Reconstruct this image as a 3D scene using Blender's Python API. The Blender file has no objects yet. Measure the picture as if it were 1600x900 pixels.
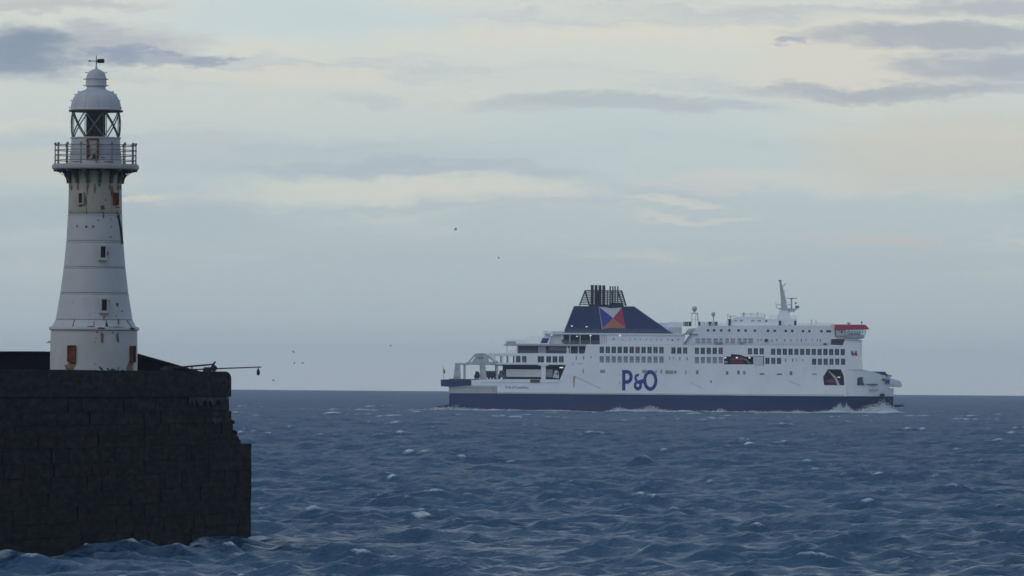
import bpy, bmesh, math, random
import numpy as np
from mathutils import Vector, Matrix, Euler
from mathutils.geometry import tessellate_polygon

scene = bpy.context.scene
COL = scene.collection
rad = math.radians

# ------------------------------------------------------------------ camera
CAM_H = 12.0                 # eye height over the sea, metres
LENS = 250.0
FPX = 1600 * LENS / 36.0     # focal length in photograph pixels
PITCH = 0.01279
ROLL = 0.0078
EARTH = 7.4e6                # effective earth radius (with refraction): the sea curves away
cam_data = bpy.data.cameras.new('camera')
cam_data.lens = LENS
cam_data.sensor_width = 36.0
cam_data.clip_start = 1.0
cam_data.clip_end = 60000.0
cam = bpy.data.objects.new('camera', cam_data)
COL.objects.link(cam)
cam.matrix_world = (Matrix.Translation((0, 0, CAM_H)) @ Matrix.Rotation(math.pi / 2 + PITCH, 4, 'X')
                    @ Matrix.Rotation(ROLL, 4, 'Z'))
scene.camera = cam

# ------------------------------------------------------------------ light
SUN_AZ, SUN_EL = rad(-125), rad(38)     # over the left shoulder, veiled by cloud
SUN_STRENGTH, SUN_ANGLE = 0.5, 30
SKY_STRENGTH = 0.10
sun_data = bpy.data.lights.new('sun', 'SUN')
sun_data.energy = SUN_STRENGTH
sun_data.angle = rad(SUN_ANGLE)
sun_data.color = (1.0, 0.95, 0.88)
sun = bpy.data.objects.new('sun', sun_data)
COL.objects.link(sun)
sun_dir = Vector((math.sin(SUN_AZ) * math.cos(SUN_EL), math.cos(SUN_AZ) * math.cos(SUN_EL), math.sin(SUN_EL)))
sun.rotation_euler = sun_dir.to_track_quat('Z', 'Y').to_euler()

scene.view_settings.view_transform = 'Standard'
scene.view_settings.look = 'None'
scene.view_settings.exposure = 0.0
scene.view_settings.gamma = 1.0
scene.view_settings.use_curve_mapping = False
scene.render.engine = 'CYCLES'
scene.cycles.use_denoising = True
scene.cycles.max_bounces = 6
scene.cycles.transparent_max_bounces = 12
scene.cycles.volume_bounces = 1
scene.cycles.filter_width = 1.6


def lin(r, g=None, b=None):
    """sRGB 0-255 to linear"""
    def f(c):
        c = c / 255.0
        return c / 12.92 if c <= 0.04045 else ((c + 0.055) / 1.055) ** 2.4
    return (f(r), f(g), f(b))


# small expression wrapper for node trees
class NT:
    def __init__(self, tree):
        self.t = tree
    def new(self, kind, **kw):
        n = self.t.nodes.new(kind)
        for k, v in kw.items():
            setattr(n, k, v)
        return n
    def link(self, a, b):
        self.t.links.new(a, b)
    def setin(self, sock, v):
        if isinstance(v, (int, float)):
            sock.default_value = v
        elif isinstance(v, tuple):
            sock.default_value = v if len(v) == len(sock.default_value) else tuple(v) + (1.0,)
        else:
            self.link(v, sock)
    def m(self, op, a, b=None, c=None, clamp=False):
        n = self.new('ShaderNodeMath', operation=op)
        n.use_clamp = clamp
        for i, v in enumerate((a, b, c)):
            if v is not None:
                self.setin(n.inputs[i], v)
        return n.outputs[0]
    def add(self, a, b): return self.m('ADD', a, b)
    def sub(self, a, b): return self.m('SUBTRACT', a, b)
    def mul(self, a, b, clamp=False): return self.m('MULTIPLY', a, b, clamp=clamp)
    def madd(self, a, b, c): return self.m('MULTIPLY_ADD', a, b, c)
    def smooth(self, x, lo, hi, a=0.0, b=1.0):
        n = self.new('ShaderNodeMapRange', interpolation_type='SMOOTHSTEP')
        self.setin(n.inputs['Value'], x)
        n.inputs['From Min'].default_value = lo
        n.inputs['From Max'].default_value = hi
        n.inputs['To Min'].default_value = a
        n.inputs['To Max'].default_value = b
        return n.outputs['Result']
    def xyz(self, x, y, z=0.0):
        n = self.new('ShaderNodeCombineXYZ')
        for i, v in enumerate((x, y, z)):
            self.setin(n.inputs[i], v)
        return n.outputs[0]
    def noise(self, vec, scale, detail=4, rough=0.5, dist=0.0, col=False):
        n = self.new('ShaderNodeTexNoise')
        if vec is not None:
            self.link(vec, n.inputs['Vector'])
        n.inputs['Scale'].default_value = scale
        n.inputs['Detail'].default_value = detail
        n.inputs['Roughness'].default_value = rough
        n.inputs['Distortion'].default_value = dist
        return n.outputs['Color' if col else 'Fac']
    def mix(self, fac, a, b):
        n = self.new('ShaderNodeMix', data_type='RGBA')
        self.setin(n.inputs[0], fac)
        self.setin(n.inputs[6], a)
        self.setin(n.inputs[7], b)
        return n.outputs[2]
    def ramp(self, fac, stops):
        n = self.new('ShaderNodeValToRGB')
        self.setin(n.inputs[0], fac)
        e = n.color_ramp.elements
        while len(e) < len(stops):
            e.new(0.5)
        for k, (p, c) in enumerate(stops):
            e[k].position = p
            e[k].color = tuple(c) + (1.0,)
        return n.outputs[0]


# ------------------------------------------------------------------ sky (clouded evening sky)
world = bpy.data.worlds.new('World')
scene.world = world
world.use_nodes = True
wt = world.node_tree
wt.nodes.clear()
W = NT(wt)
wout = W.new('ShaderNodeOutputWorld')
wbg = W.new('ShaderNodeBackground')
wbg.inputs['Strength'].default_value = SKY_STRENGTH
W.link(wbg.outputs[0], wout.inputs['Surface'])
nishita = W.new('ShaderNodeTexSky', sky_type='NISHITA')
nishita.sun_disc = False
nishita.sun_elevation = SUN_EL
nishita.sun_rotation = SUN_AZ
nishita.dust_density = 3.0
tc = W.new('ShaderNodeTexCoord')
sep = W.new('ShaderNodeSeparateXYZ')
W.link(tc.outputs['Generated'], sep.inputs[0])
az = W.m('ARCTAN2', sep.outputs[0], sep.outputs[1])
el = W.m('ARCSINE', sep.outputs[2])
U = W.mul(az, FPX / 1000.0)
V = W.mul(W.m('MAXIMUM', el, 0.0), FPX / 1000.0)
warp_src = W.noise(W.xyz(W.mul(U, 1.0), W.mul(V, 3.2)), 4.5, 9, 0.68, col=True)
wsep = W.new('ShaderNodeSeparateColor')
W.link(warp_src, wsep.inputs[0])
n_a, n_b, n_c = wsep.outputs[0], wsep.outputs[1], wsep.outputs[2]
UW = W.madd(W.sub(n_a, 0.5), 0.36, U)
VW = W.madd(W.sub(n_b, 0.5), 0.10, V)
streak = W.noise(W.xyz(W.mul(UW, 0.9), W.mul(VW, 9.0)), 1.6, 7, 0.62)
streak2 = W.noise(W.xyz(W.madd(UW, 0.7, 11.0), W.mul(VW, 12.0)), 1.3, 7, 0.62)
base = W.ramp(W.mul(V, 1.0 / 0.62, clamp=True), [
    (0.00, lin(172, 180, 183)), (0.10, lin(170, 181, 185)), (0.30, lin(172, 184, 188)),
    (0.50, lin(180, 193, 193)), (0.68, lin(193, 201, 198)), (0.85, lin(203, 207, 201)), (1.0, lin(206, 208, 201))])
band_gate = W.smooth(V, 0.06, 0.30)
col = W.mix(W.mul(W.smooth(streak, 0.50, 0.68), W.mul(band_gate, 0.55)), base, lin(212, 208, 193))
col = W.mix(W.mul(W.smooth(streak2, 0.52, 0.68), W.mul(band_gate, 0.55)), col, lin(168, 180, 190))


def cloud(c, px, py, rx, ry, rgb, alpha, soft=0.45):
    """one cloud bank of the sky dome, given by azimuth/elevation in milli-units of the lens"""
    u0 = (px - 800) / 1000.0
    v0 = (592 - py + (px - 800) * ROLL) / 1000.0
    du = W.mul(W.sub(UW, u0), 1000.0 / rx)
    dv = W.mul(W.sub(VW, v0), 1000.0 / ry)
    d2 = W.madd(du, du, W.mul(dv, dv))
    f = W.smooth(d2, 1.9, 0.0, 0.0, alpha * 1.1)
    return W.mix(f, c, lin(*rgb))


for args in [
    (450, 25, 260, 34, (190, 204, 206), .75), (1050, 215, 330, 60, (184, 198, 199), .6),
    (250, 243, 560, 30, (172, 184, 191), .48), (640, 262, 260, 12, (166, 178, 188), .6),
    (130, 332, 330, 30, (164, 177, 186), .5), (60, 265, 150, 20, (196, 197, 188), .55),
    (660, 296, 280, 21, (211, 209, 197), .62), (205, 311, 70, 7, (198, 198, 190), .8),
    (1055, 311, 85, 8, (200, 200, 194), .7), (1070, 340, 125, 7, (196, 197, 192), .7),
    (1200, 278, 190, 18, (197, 199, 194), .7), (1350, 371, 130, 8, (184, 184, 181), .8),
    (1500, 235, 220, 60, (197, 194, 184), .65),
    (1330, 95, 200, 70, (207, 204, 193), .7), (140, 68, 170, 32, (176, 181, 186), .7),
    (110, 72, 130, 34, (165, 173, 181), .6), (25, 82, 100, 48, (124, 140, 160), .75), (205, 86, 42, 17, (140, 152, 172), .75),
    (262, 100, 36, 12, (150, 161, 178), .6), (310, 104, 34, 11, (148, 159, 176), .75),
    (60, 5, 140, 9, (182, 184, 186), .7), (1500, 57, 250, 17, (162, 170, 179), .8),
    (1560, 14, 180, 17, (172, 178, 184), .8), (1570, 102, 150, 24, (161, 170, 180), .8),
    (1390, 143, 210, 15, (165, 173, 181), .8), (1215, 65, 40, 6, (166, 172, 182), .8),
    (960, 163, 230, 13, (174, 183, 188), .75), (560, 160, 70, 8, (184, 190, 192), .6),
]:
    col = cloud(col, *args)

# higher up the cloud deck goes on, a little greyer and bluer towards the zenith, brighter towards the veiled sun
deck = W.noise(tc.outputs['Generated'], 3.0, 5, 0.55)
high = W.mix(W.smooth(deck, 0.35, 0.7), lin(112, 140, 174), lin(158, 178, 199))
col = W.mix(W.smooth(el, 0.055, 0.45), col, high)
col10 = W.new('ShaderNodeVectorMath', operation='SCALE')
W.link(col, col10.inputs[0])
col10.inputs['Scale'].default_value = 1.10 / SKY_STRENGTH
sky_mix = W.mix(W.smooth(el, 0.02, 0.5, 1.0, 0.88), nishita.outputs[0], col10.outputs[0])
W.link(sky_mix, wbg.inputs['Color'])

# ------------------------------------------------------------------ helpers
random.seed(7)


def unroll(px, py):
    xx, yy = px - 800.0, py - 450.0
    return xx + yy * ROLL, yy - xx * ROLL


def at(px, py, dist):
    """world point at a given distance whose direction was read off the photograph"""
    x, y = unroll(px, py)
    return Vector((dist * x / FPX, dist, CAM_H + dist * (PITCH - y / FPX)))


def tag(o, label=None, cat=None, group=None, kind=None):
    if label: o['label'] = label
    if cat: o['category'] = cat
    if group: o['group'] = group
    if kind: o['kind'] = kind
    return o


def empty(name, loc, rz=0.0):
    o = bpy.data.objects.new(name, None)
    o.location = loc
    o.rotation_euler = (0, 0, rz)
    COL.objects.link(o)
    return o


def link_mesh(name, me, parent=None, loc=(0, 0, 0), rot=(0, 0, 0)):
    o = bpy.data.objects.new(name, me)
    COL.objects.link(o)
    o.parent = parent
    o.location = loc
    o.rotation_euler = rot
    return o


class MB:
    """collects shapes for one mesh object"""
    def __init__(self):
        self.v, self.f = [], []
    def box(self, x0, x1, y0, y1, z0, z1):
        b = len(self.v)
        self.v += [(x0, y0, z0), (x1, y0, z0), (x1, y1, z0), (x0, y1, z0), (x0, y0, z1), (x1, y0, z1), (x1, y1, z1), (x0, y1, z1)]
        self.f += [tuple(b + i for i in q) for q in ((0, 3, 2, 1), (4, 5, 6, 7), (0, 1, 5, 4), (1, 2, 6, 5), (2, 3, 7, 6), (3, 0, 4, 7))]
        return self
    def prism(self, poly, y0, y1, holes=()):
        """polygon in xz extruded from y0 to y1, with holes"""
        loops = [list(poly)] + [list(h) for h in holes]
        tris = tessellate_polygon([[Vector((p[0], p[1], 0)) for p in lp] for lp in loops])
        flat = [p for lp in loops for p in lp]
        n = len(flat)
        b = len(self.v)
        self.v += [(p[0], y0, p[1]) for p in flat] + [(p[0], y1, p[1]) for p in flat]
        for t in tris:
            self.f.append((b + t[0], b + t[1], b + t[2]))
            self.f.append((b + n + t[2], b + n + t[1], b + n + t[0]))
        o = 0
        for lp in loops:
            m = len(lp)
            for i in range(m):
                j = (i + 1) % m
                self.f.append((b + o + i, b + o + j, b + n + o + j, b + n + o + i))
            o += m
        return self
    def tube(self, p0, p1, r0, r1=None, n=8, caps=True):
        r1 = r0 if r1 is None else r1
        p0, p1 = Vector(p0), Vector(p1)
        d = (p1 - p0).normalized()
        a = d.orthogonal().normalized()
        c = d.cross(a)
        b = len(self.v)
        for p, r in ((p0, r0), (p1, r1)):
            for k in range(n):
                t = 2 * math.pi * k / n
                self.v.append(tuple(p + a * (r * math.cos(t)) + c * (r * math.sin(t))))
        for k in range(n):
            j = (k + 1) % n
            self.f.append((b + k, b + j, b + n + j, b + n + k))
        if caps:
            self.f.append(tuple(b + k for k in reversed(range(n))))
            self.f.append(tuple(b + n + k for k in range(n)))
        return self
    def path(self, pts, r, n=8):
        for p, q in zip(pts, pts[1:]):
            self.tube(p, q, r, n=n)
        return self
    def lathe(self, prof, n=48, c=(0, 0, 0), a0=0.0, a1=2 * math.pi):
        full = abs(a1 - a0 - 2 * math.pi) < 1e-6
        cols = n if full else n + 1
        b = len(self.v)
        for (r, z) in prof:
            for k in range(cols):
                t = a0 + (a1 - a0) * k / n
                self.v.append((c[0] + r * math.cos(t), c[1] + r * math.sin(t), c[2] + z))
        for i in range(len(prof) - 1):
            for k in range(n):
                j = (k + 1) % cols
                self.f.append((b + i * cols + k, b + i * cols + j, b + (i + 1) * cols + j, b + (i + 1) * cols + k))
        return self
    def ball(self, c, rx, ry=None, rz=None, n=12, m=8):
        ry = ry or rx
        rz = rz or rx
        b = len(self.v)
        for i in range(m + 1):
            t = math.pi * i / m
            for k in range(n):
                p = 2 * math.pi * k / n
                self.v.append((c[0] + rx * math.sin(t) * math.cos(p), c[1] + ry * math.sin(t) * math.sin(p), c[2] - rz * math.cos(t)))
        for i in range(m):
            for k in range(n):
                j = (k + 1) % n
                self.f.append((b + i * n + k, b + i * n + j, b + (i + 1) * n + j, b + (i + 1) * n + k))
        return self
    def loft(self, rings, closed=True, cap=True):
        b = len(self.v)
        n = len(rings[0])
        for r in rings:
            self.v += [tuple(p) for p in r]
        for i in range(len(rings) - 1):
            for k in range(n if closed else n - 1):
                j = (k + 1) % n
                self.f.append((b + i * n + k, b + i * n + j, b + (i + 1) * n + j, b + (i + 1) * n + k))
        if cap and closed:
            self.f.append(tuple(b + k for k in reversed(range(n))))
            e = b + (len(rings) - 1) * n
            self.f.append(tuple(e + k for k in range(n)))
        return self
    def mesh(self, name, mat=None, smooth=False, bevel=0.0, fix=True):
        me = bpy.data.meshes.new(name)
        me.from_pydata(self.v, [], self.f)
        bm = bmesh.new()
        bm.from_mesh(me)
        if bevel:
            bmesh.ops.remove_doubles(bm, verts=bm.verts, dist=1e-5)
        if fix:
            bmesh.ops.recalc_face_normals(bm, faces=bm.faces)
        if bevel:
            bmesh.ops.bevel(bm, geom=list(bm.edges), offset=bevel, segments=1, affect='EDGES', clamp_overlap=True)
        bm.to_mesh(me)
        bm.free()
        if smooth:
            me.polygons.foreach_set('use_smooth', [True] * len(me.polygons))
            if smooth != 'all':
                me.set_sharp_from_angle(angle=rad(38))
        if mat:
            me.materials.append(mat)
        me.update()
        return me
    def build(self, name, mat, parent=None, smooth=False, bevel=0.0, loc=(0, 0, 0), rot=(0, 0, 0)):
        return link_mesh(name, self.mesh(name, mat, smooth, bevel), parent, loc, rot)


def material(name):
    m = bpy.data.materials.new(name)
    m.use_nodes = True
    t = NT(m.node_tree)
    bsdf = m.node_tree.nodes['Principled BSDF']
    return m, t, bsdf


def paint(name, rgb, rough=0.5, var=0.10, scale=0.4, spec=0.5, rgb2=None, metallic=0.0):
    """plain painted or plain surface with uneven tone and gloss"""
    m, t, b = material(name)
    co = t.new('ShaderNodeTexCoord').outputs['Object']
    n = t.noise(co, scale, 6, 0.6)
    lo = tuple(c * (1 - var) for c in rgb)
    hi = rgb2 or tuple(min(1, c * (1 + var)) for c in rgb)
    t.link(t.mix(t.smooth(n, 0.3, 0.7), lo, hi), b.inputs['Base Color'])
    t.link(t.smooth(n, 0.2, 0.8, rough * 0.85, min(1, rough * 1.15)), b.inputs['Roughness'])
    b.inputs['Specular IOR Level'].default_value = spec
    b.inputs['Metallic'].default_value = metallic
    return m


def lamp_mat(name, rgb, strength):
    m, t, b = material(name)
    b.inputs['Base Color'].default_value = tuple(rgb) + (1,)
    b.inputs['Emission Color'].default_value = tuple(rgb) + (1,)
    b.inputs['Emission Strength'].default_value = strength
    return m
# ------------------------------------------------------------------ the sea: one sheet to the horizon, curving with the earth
SHIP_D = 2764.0              # distance to the ferry's near side
SHIP_PX = 1050.0


SLOPE1, SLOPE2 = 1.9, 2.2
BASE_SLOPE = 0.035


def sea_material():
    m, t, b = material('sea_water')
    co = t.new('ShaderNodeTexCoord').outputs['Object']
    b.inputs['IOR'].default_value = 1.333
    b.inputs['Roughness'].default_value = 0.14
    n1 = t.noise(co, 0.9, 5, 0.62)
    n2 = t.noise(co, 3.5, 4, 0.6)
    body = t.mix(t.smooth(t.noise(co, 0.02, 3), 0.35, 0.65), (0.024, 0.068, 0.126), (0.031, 0.083, 0.142))
    bump1 = t.new('ShaderNodeBump')
    bump1.inputs['Strength'].default_value = 0.5
    bump1.inputs['Distance'].default_value = 0.42
    t.link(n1, bump1.inputs['Height'])
    bump2 = t.new('ShaderNodeBump')
    bump2.inputs['Strength'].default_value = 0.5
    bump2.inputs['Distance'].default_value = 0.10
    t.link(n2, bump2.inputs['Height'])
    t.link(bump1.outputs[0], bump2.inputs['Normal'])
    # fine chop too small for the mesh: random facet slopes
    def slope(sc, k, seed):
        mp = t.new('ShaderNodeMapping')
        t.link(co, mp.inputs['Vector'])
        mp.inputs['Location'].default_value = (seed, seed * 2, 0)
        mp.inputs['Rotation'].default_value = (0, 0, 0.35)
        mp.inputs['Scale'].default_value = (0.55, 1.5, 1.0)
        c = t.noise(mp.outputs[0], sc, 4, 0.65, col=True)
        s = t.new('ShaderNodeVectorMath', operation='SUBTRACT')
        t.link(c, s.inputs[0])
        s.inputs[1].default_value = (0.5, 0.5, 0.5)
        q = t.new('ShaderNodeVectorMath', operation='MULTIPLY')
        t.link(s.outputs[0], q.inputs[0])
        q.inputs[1].default_value = (k, k, 0)
        return q.outputs[0]
    def vadd(x, y):
        n = t.new('ShaderNodeVectorMath', operation='ADD')
        t.link(x, n.inputs[0])
        t.link(y, n.inputs[1])
        return n.outputs[0]
    nn = vadd(vadd(bump2.outputs[0], slope(0.55, SLOPE1, 3.0)), slope(2.1, SLOPE2, 9.0))
    nn = vadd(nn, slope(6.5, 1.2, 5.0))
    nrm = t.new('ShaderNodeVectorMath', operation='NORMALIZE')
    t.link(nn, nrm.inputs[0])
    t.link(nrm.outputs[0], b.inputs['Normal'])
    at_ = t.new('ShaderNodeAttribute', attribute_name='foam')
    fm = t.new('ShaderNodeMapping')
    t.link(co, fm.inputs['Vector'])
    fm.inputs['Scale'].default_value = (0.8, 1.4, 1.0)
    nf = t.noise(fm.outputs[0], 1.9, 8, 0.78)
    foam = t.smooth(t.sub(t.mul(at_.outputs['Fac'], 1.1), nf), -0.22, 0.35)
    t.link(t.mix(foam, body, (0.58, 0.63, 0.68)), b.inputs['Base Color'])
    chop = t.new('ShaderNodeAttribute', attribute_name='chop')
    t.link(t.m('MAXIMUM', chop.outputs['Fac'], t.mul(foam, 0.9)), b.inputs['Roughness'])
    return m


def build_sea():
    rng = np.random.default_rng(11)
    # rings outward from under the camera, columns by azimuth: fine over the view, coarse all round
    ds = []
    d = 6.0
    while d < 330:
        ds.append(d)
        d *= 1.09
    d = 330.0
    while d < 12900:
        ds.append(d)
        d += 0.44 * (d / 400.0) ** 1.22
    ds += [12990.0, 13400.0, 14000.0]
    ds = np.array(ds)
    half = 0.092
    fine = np.linspace(-half, half, 431)
    k = np.linspace(0, 1, 26)[1:]
    side = half + (math.pi - half) * k ** 1.8
    az_ = np.concatenate([-side[::-1], fine, side[:-1]])
    nr, nc = len(ds), len(az_)
    D, A = np.meshgrid(ds, az_, indexing='ij')
    X0 = (D * np.sin(A)).astype(np.float64)
    Y0 = (D * np.cos(A)).astype(np.float64)
    step = np.gradient(ds)[:, None]
    dx = np.zeros_like(X0); dy = np.zeros_like(X0); dz = np.zeros_like(X0); conv = np.zeros_like(X0); lost = np.zeros_like(X0)
    in_view = (np.abs(A) < half * 1.05)
    lat = np.where(in_view, D * (fine[1] - fine[0]), D * 0.1)
    n = 120
    lam = np.exp(np.linspace(math.log(1.1), math.log(40.0), n)) * rng.uniform(0.94, 1.06, n)
    main = rad(205)           # running towards the camera and a little to the left
    th = main + rng.normal(0, 0.55, n)
    kk = 2 * math.pi / lam
    amp = 0.0135 * lam ** 0.62 * (1 - np.exp(-(lam / 2.0) ** 2)) * np.exp(-(lam / 23.0) ** 2) * rng.uniform(0.6, 1.4, n)
    amp *= WAVE_GAIN
    ph = rng.uniform(0, 2 * math.pi, n)
    for i in range(n):
        kx, ky = kk[i] * math.sin(th[i]), kk[i] * math.cos(th[i])
        sp = np.abs(math.cos(th[i])) * step + np.abs(math.sin(th[i])) * lat
        fade = np.clip(lam[i] / (2.2 * sp) - 0.6, 0, 1)
        if not fade.any():
            lost += 0.5 * (amp[i] * kk[i]) ** 2
            continue
        rows = np.where(fade.max(axis=1) > 0)[0]
        s = slice(rows[0], rows[-1] + 1)
        p = kx * X0[s] + ky * Y0[s] + ph[i]
        c_, s_ = np.cos(p), np.sin(p)
        a = amp[i] * fade[s]
        dz[s] += a * c_
        dx[s] -= a * math.sin(th[i]) * s_ * 0.72
        dy[s] -= a * math.cos(th[i]) * s_ * 0.72
        conv[s] += a * kk[i] * c_
        lost += 0.5 * (amp[i] * kk[i]) ** 2 * (1 - np.pad(fade[s], ((s.start, nr - s.stop), (0, 0))) ** 2)
    # gusts: the chop is rougher in some patches than in others
    gust = 0.82 + 0.30 * np.sin(X0 * 0.061 + 1.7 * np.sin(Y0 * 0.021)) * np.sin(Y0 * 0.037 + 2.1 * np.sin(X0 * 0.034 + 1.0)) + 0.16 * np.sin(X0 * 0.17 + Y0 * 0.09)
    dx *= gust; dy *= gust; dz *= gust; conv *= gust
    X, Y, Z = X0 + dx, Y0 + dy, dz
    tot = 0.5 * np.sum((amp * kk) ** 2)
    sd = np.sqrt(np.maximum(tot - lost, 1e-4))
    foam = np.clip((conv / sd - 1.6) / 2.5, 0, 1) * np.clip(sd / 0.12, 0, 1) * 0.95

    def ridge(px, py_d, h, wx, wy, fo):
        nonlocal Z, foam
        x0 = (px - 800) / FPX * py_d
        g = np.exp(-((X0 - x0) / wx) ** 2 - ((Y0 - py_d) / wy) ** 2)
        Z = Z + h * g
        foam = np.maximum(foam, fo * np.exp(-((X0 - x0) / (wx * .7)) ** 2 - ((Y0 - py_d + wy * .15) / (wy * .55)) ** 2))
    ridge(1005, 968, 1.05, 2.4, 2.2, 0.42)
    ridge(1010, 969, 0.5, 1.0, 2.0, 0.75)
    ridge(996, 967, 0.45, 1.5, 2.0, 0)
    ridge(430, 508, 0.35, 3.2, 2.6, 0.2)
    ridge(152, 1750, 1.2, 3, 5, 0.0)
    ridge(402, 2050, 1.6, 2.6, 6, 0.6)
    # wash along the ferry and the wake it leaves behind
    c, s = math.cos(SHIP_YAW), math.sin(SHIP_YAW)
    sx = (X0 - SHIP_O.x) * c + (Y0 - SHIP_O.y) * s
    sy = -(X0 - SHIP_O.x) * s + (Y0 - SHIP_O.y) * c
    lump = 0.5 + 0.5 * np.sin(sx * 0.21 + 1.3 * np.sin(sx * 0.083)) * np.cos(sx * 0.057 + 0.4)
    along = np.clip((sx + 84) / 6, 0, 1) * np.clip((90 - sx) / 6, 0, 1)
    near = np.exp(-((sy + 17.5) / 4.5) ** 2) * along
    Z = Z + near * (0.05 + 0.9 * lump ** 2)
    foam = np.maximum(foam, near * (0.40 + 0.85 * lump))
    bow = np.exp(-((sx - 84) / 7) ** 2 - ((sy + 9) / 10) ** 2) + 0.8 * np.exp(-((sx - 64) / 5) ** 2 - ((sy + 18) / 5) ** 2)
    Z = Z + 1.5 * bow
    foam = np.maximum(foam, 1.1 * bow)
    aft = np.clip((-84 - sx) / 8, 0, 1)
    spread = 26 + np.clip(-84 - sx, 0, 400) * 0.25
    wake = aft * np.exp(-((sy + 40) / spread) ** 2) * np.clip(1.15 - (-84 - sx) / 160.0, 0.25, 1)
    rough = rng.random(Z.shape)
    Z = Z + wake * 0.55 * (rough - 0.3)
    foam = np.maximum(foam, wake * (0.10 + 0.60 * np.clip(conv + 0.35 + 0.5 * (rough - 0.5), 0, 1)))
    # torn water below the near rail too: streaks between the camera and the ship
    nearsea = np.clip((D - 1700) / 500, 0, 1) * np.clip((2760 - D) / 60, 0, 1)
    foam = np.maximum(foam, nearsea * np.clip((conv / sd - 1.3) / 1.5, 0, 1) * 0.8)
    pa, pb = at(-75, 832, 449), at(386, 832, 518)
    fd = np.array([pb.x - pa.x, pb.y - pa.y]); fl = np.hypot(*fd); fd = fd / fl
    along_f = (X0 - pa.x) * fd[0] + (Y0 - pa.y) * fd[1]
    off_f = (X0 - pa.x) * fd[1] - (Y0 - pa.y) * fd[0]
    surge = np.exp(-((off_f - 0.9) / 1.0) ** 2) * (along_f > -20) * (along_f < fl + 2.5)
    lick = 0.5 + 0.5 * np.sin(along_f * 0.55 + 2 * np.sin(along_f * 0.19))
    foam = np.maximum(foam, surge * (0.15 + 0.75 * lick))
    Z = Z + surge * 0.35 * (lick - 0.4)
    # foam drawn out along the crests into streaks
    ker = np.array([.35, .6, .8, .95, 1, .95, .8, .6, .35]); ker /= ker.sum()
    wide = sum(w_ * np.roll(foam, j_ - 4, axis=1) for j_, w_ in enumerate(ker))
    foam = np.clip(np.where(in_view, 0.55 * foam + 0.75 * wide, foam), 0, 1.2)
    Z = Z - (X0 ** 2 + Y0 ** 2) / (2 * EARTH)
    # keep the sea out of the ferry's car deck
    me = bpy.data.meshes.new('sea')
    nv = nr * nc + 1
    co = np.empty((nv, 3), dtype=np.float32)
    co[:-1, 0] = X.ravel(); co[:-1, 1] = Y.ravel(); co[:-1, 2] = Z.ravel()
    co[-1] = (0, 0, 0)
    ii = (np.arange(nr - 1)[:, None] * nc)
    jj = np.arange(nc)[None, :]
    jn = (jj + 1) % nc
    quads = np.stack([ii + jj, ii + nc + jj, ii + nc + jn, ii + jn], axis=-1).reshape(-1, 4)
    tri = np.stack([np.full(nc, nv - 1), np.arange(nc), (np.arange(nc) + 1) % nc], axis=-1)
    loops = np.concatenate([quads.ravel(), tri.ravel()]).astype(np.int32)
    nq, ntri = len(quads), len(tri)
    starts = np.concatenate([np.arange(nq) * 4, nq * 4 + np.arange(ntri) * 3]).astype(np.int32)
    me.vertices.add(nv)
    me.vertices.foreach_set('co', co.ravel())
    me.loops.add(len(loops))
    me.loops.foreach_set('vertex_index', loops)
    me.polygons.add(nq + ntri)
    me.polygons.foreach_set('loop_start', starts)
    me.polygons.foreach_set('use_smooth', np.ones(nq + ntri, dtype=bool))
    me.update(calc_edges=True)
    me.flip_normals()
    att = me.attributes.new('foam', 'FLOAT', 'POINT')
    att.data.foreach_set('value', np.append(foam.ravel(), 0).astype(np.float32))
    # slope variance of the waves too small for the mesh becomes surface roughness
    sigma2 = BASE_SLOPE ** 2 + 0.17 * lost
    att2 = me.attributes.new('chop', 'FLOAT', 'POINT')
    att2.data.foreach_set('value', np.append(np.clip(np.sqrt(np.sqrt(2 * sigma2)), 0, .8).ravel(), .4).astype(np.float32))
    me.materials.append(sea_material())
    o = link_mesh('sea', me)
    tag(o, 'choppy dark blue sea with scattered whitecaps reaching the horizon', None, kind='structure')
    


def L2(px, py):
    """photograph pixel -> ferry's own length and height (metres), on its near side"""
    p = at(px, py, SHIP_D)
    return (p.x - SHIP_O.x, p.z - SHIP_O.z)


_c = at(SHIP_PX, 645, SHIP_D)
SHIP_YAW = rad(1.0)
SHIP_O = Vector((_c.x, SHIP_D + 14.0, -SHIP_D ** 2 / (2 * EARTH)))
WAVE_GAIN = 1.75
build_sea()

# the air: even haze over the water
HAZE = 4.2e-5
hm = bpy.data.materials.new('haze_air')
hm.use_nodes = True
ht = hm.node_tree
ht.nodes.clear()
ho = ht.nodes.new('ShaderNodeOutputMaterial')
hv = ht.nodes.new('ShaderNodeVolumePrincipled')
hv.inputs['Color'].default_value = (0.68, 0.82, 1.0, 1)
hv.inputs['Density'].default_value = HAZE
hv.inputs['Anisotropy'].default_value = 0.0
ht.links.new(hv.outputs[0], ho.inputs['Volume'])
if HAZE > 0:
    hz = MB().box(-14500, 14500, -14500, 14500, -20, 75).build('haze', hm)
    tag(hz, 'thin pale sea haze over the water', None, kind='stuff')
# ------------------------------------------------------------------ materials of the pier and the lighthouse
_fa, _fb = at(-75, 832, 449), at(386, 832, 518)
FACE_ANGLE = math.atan2(_fb.y - _fa.y, _fb.x - _fa.x)


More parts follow.
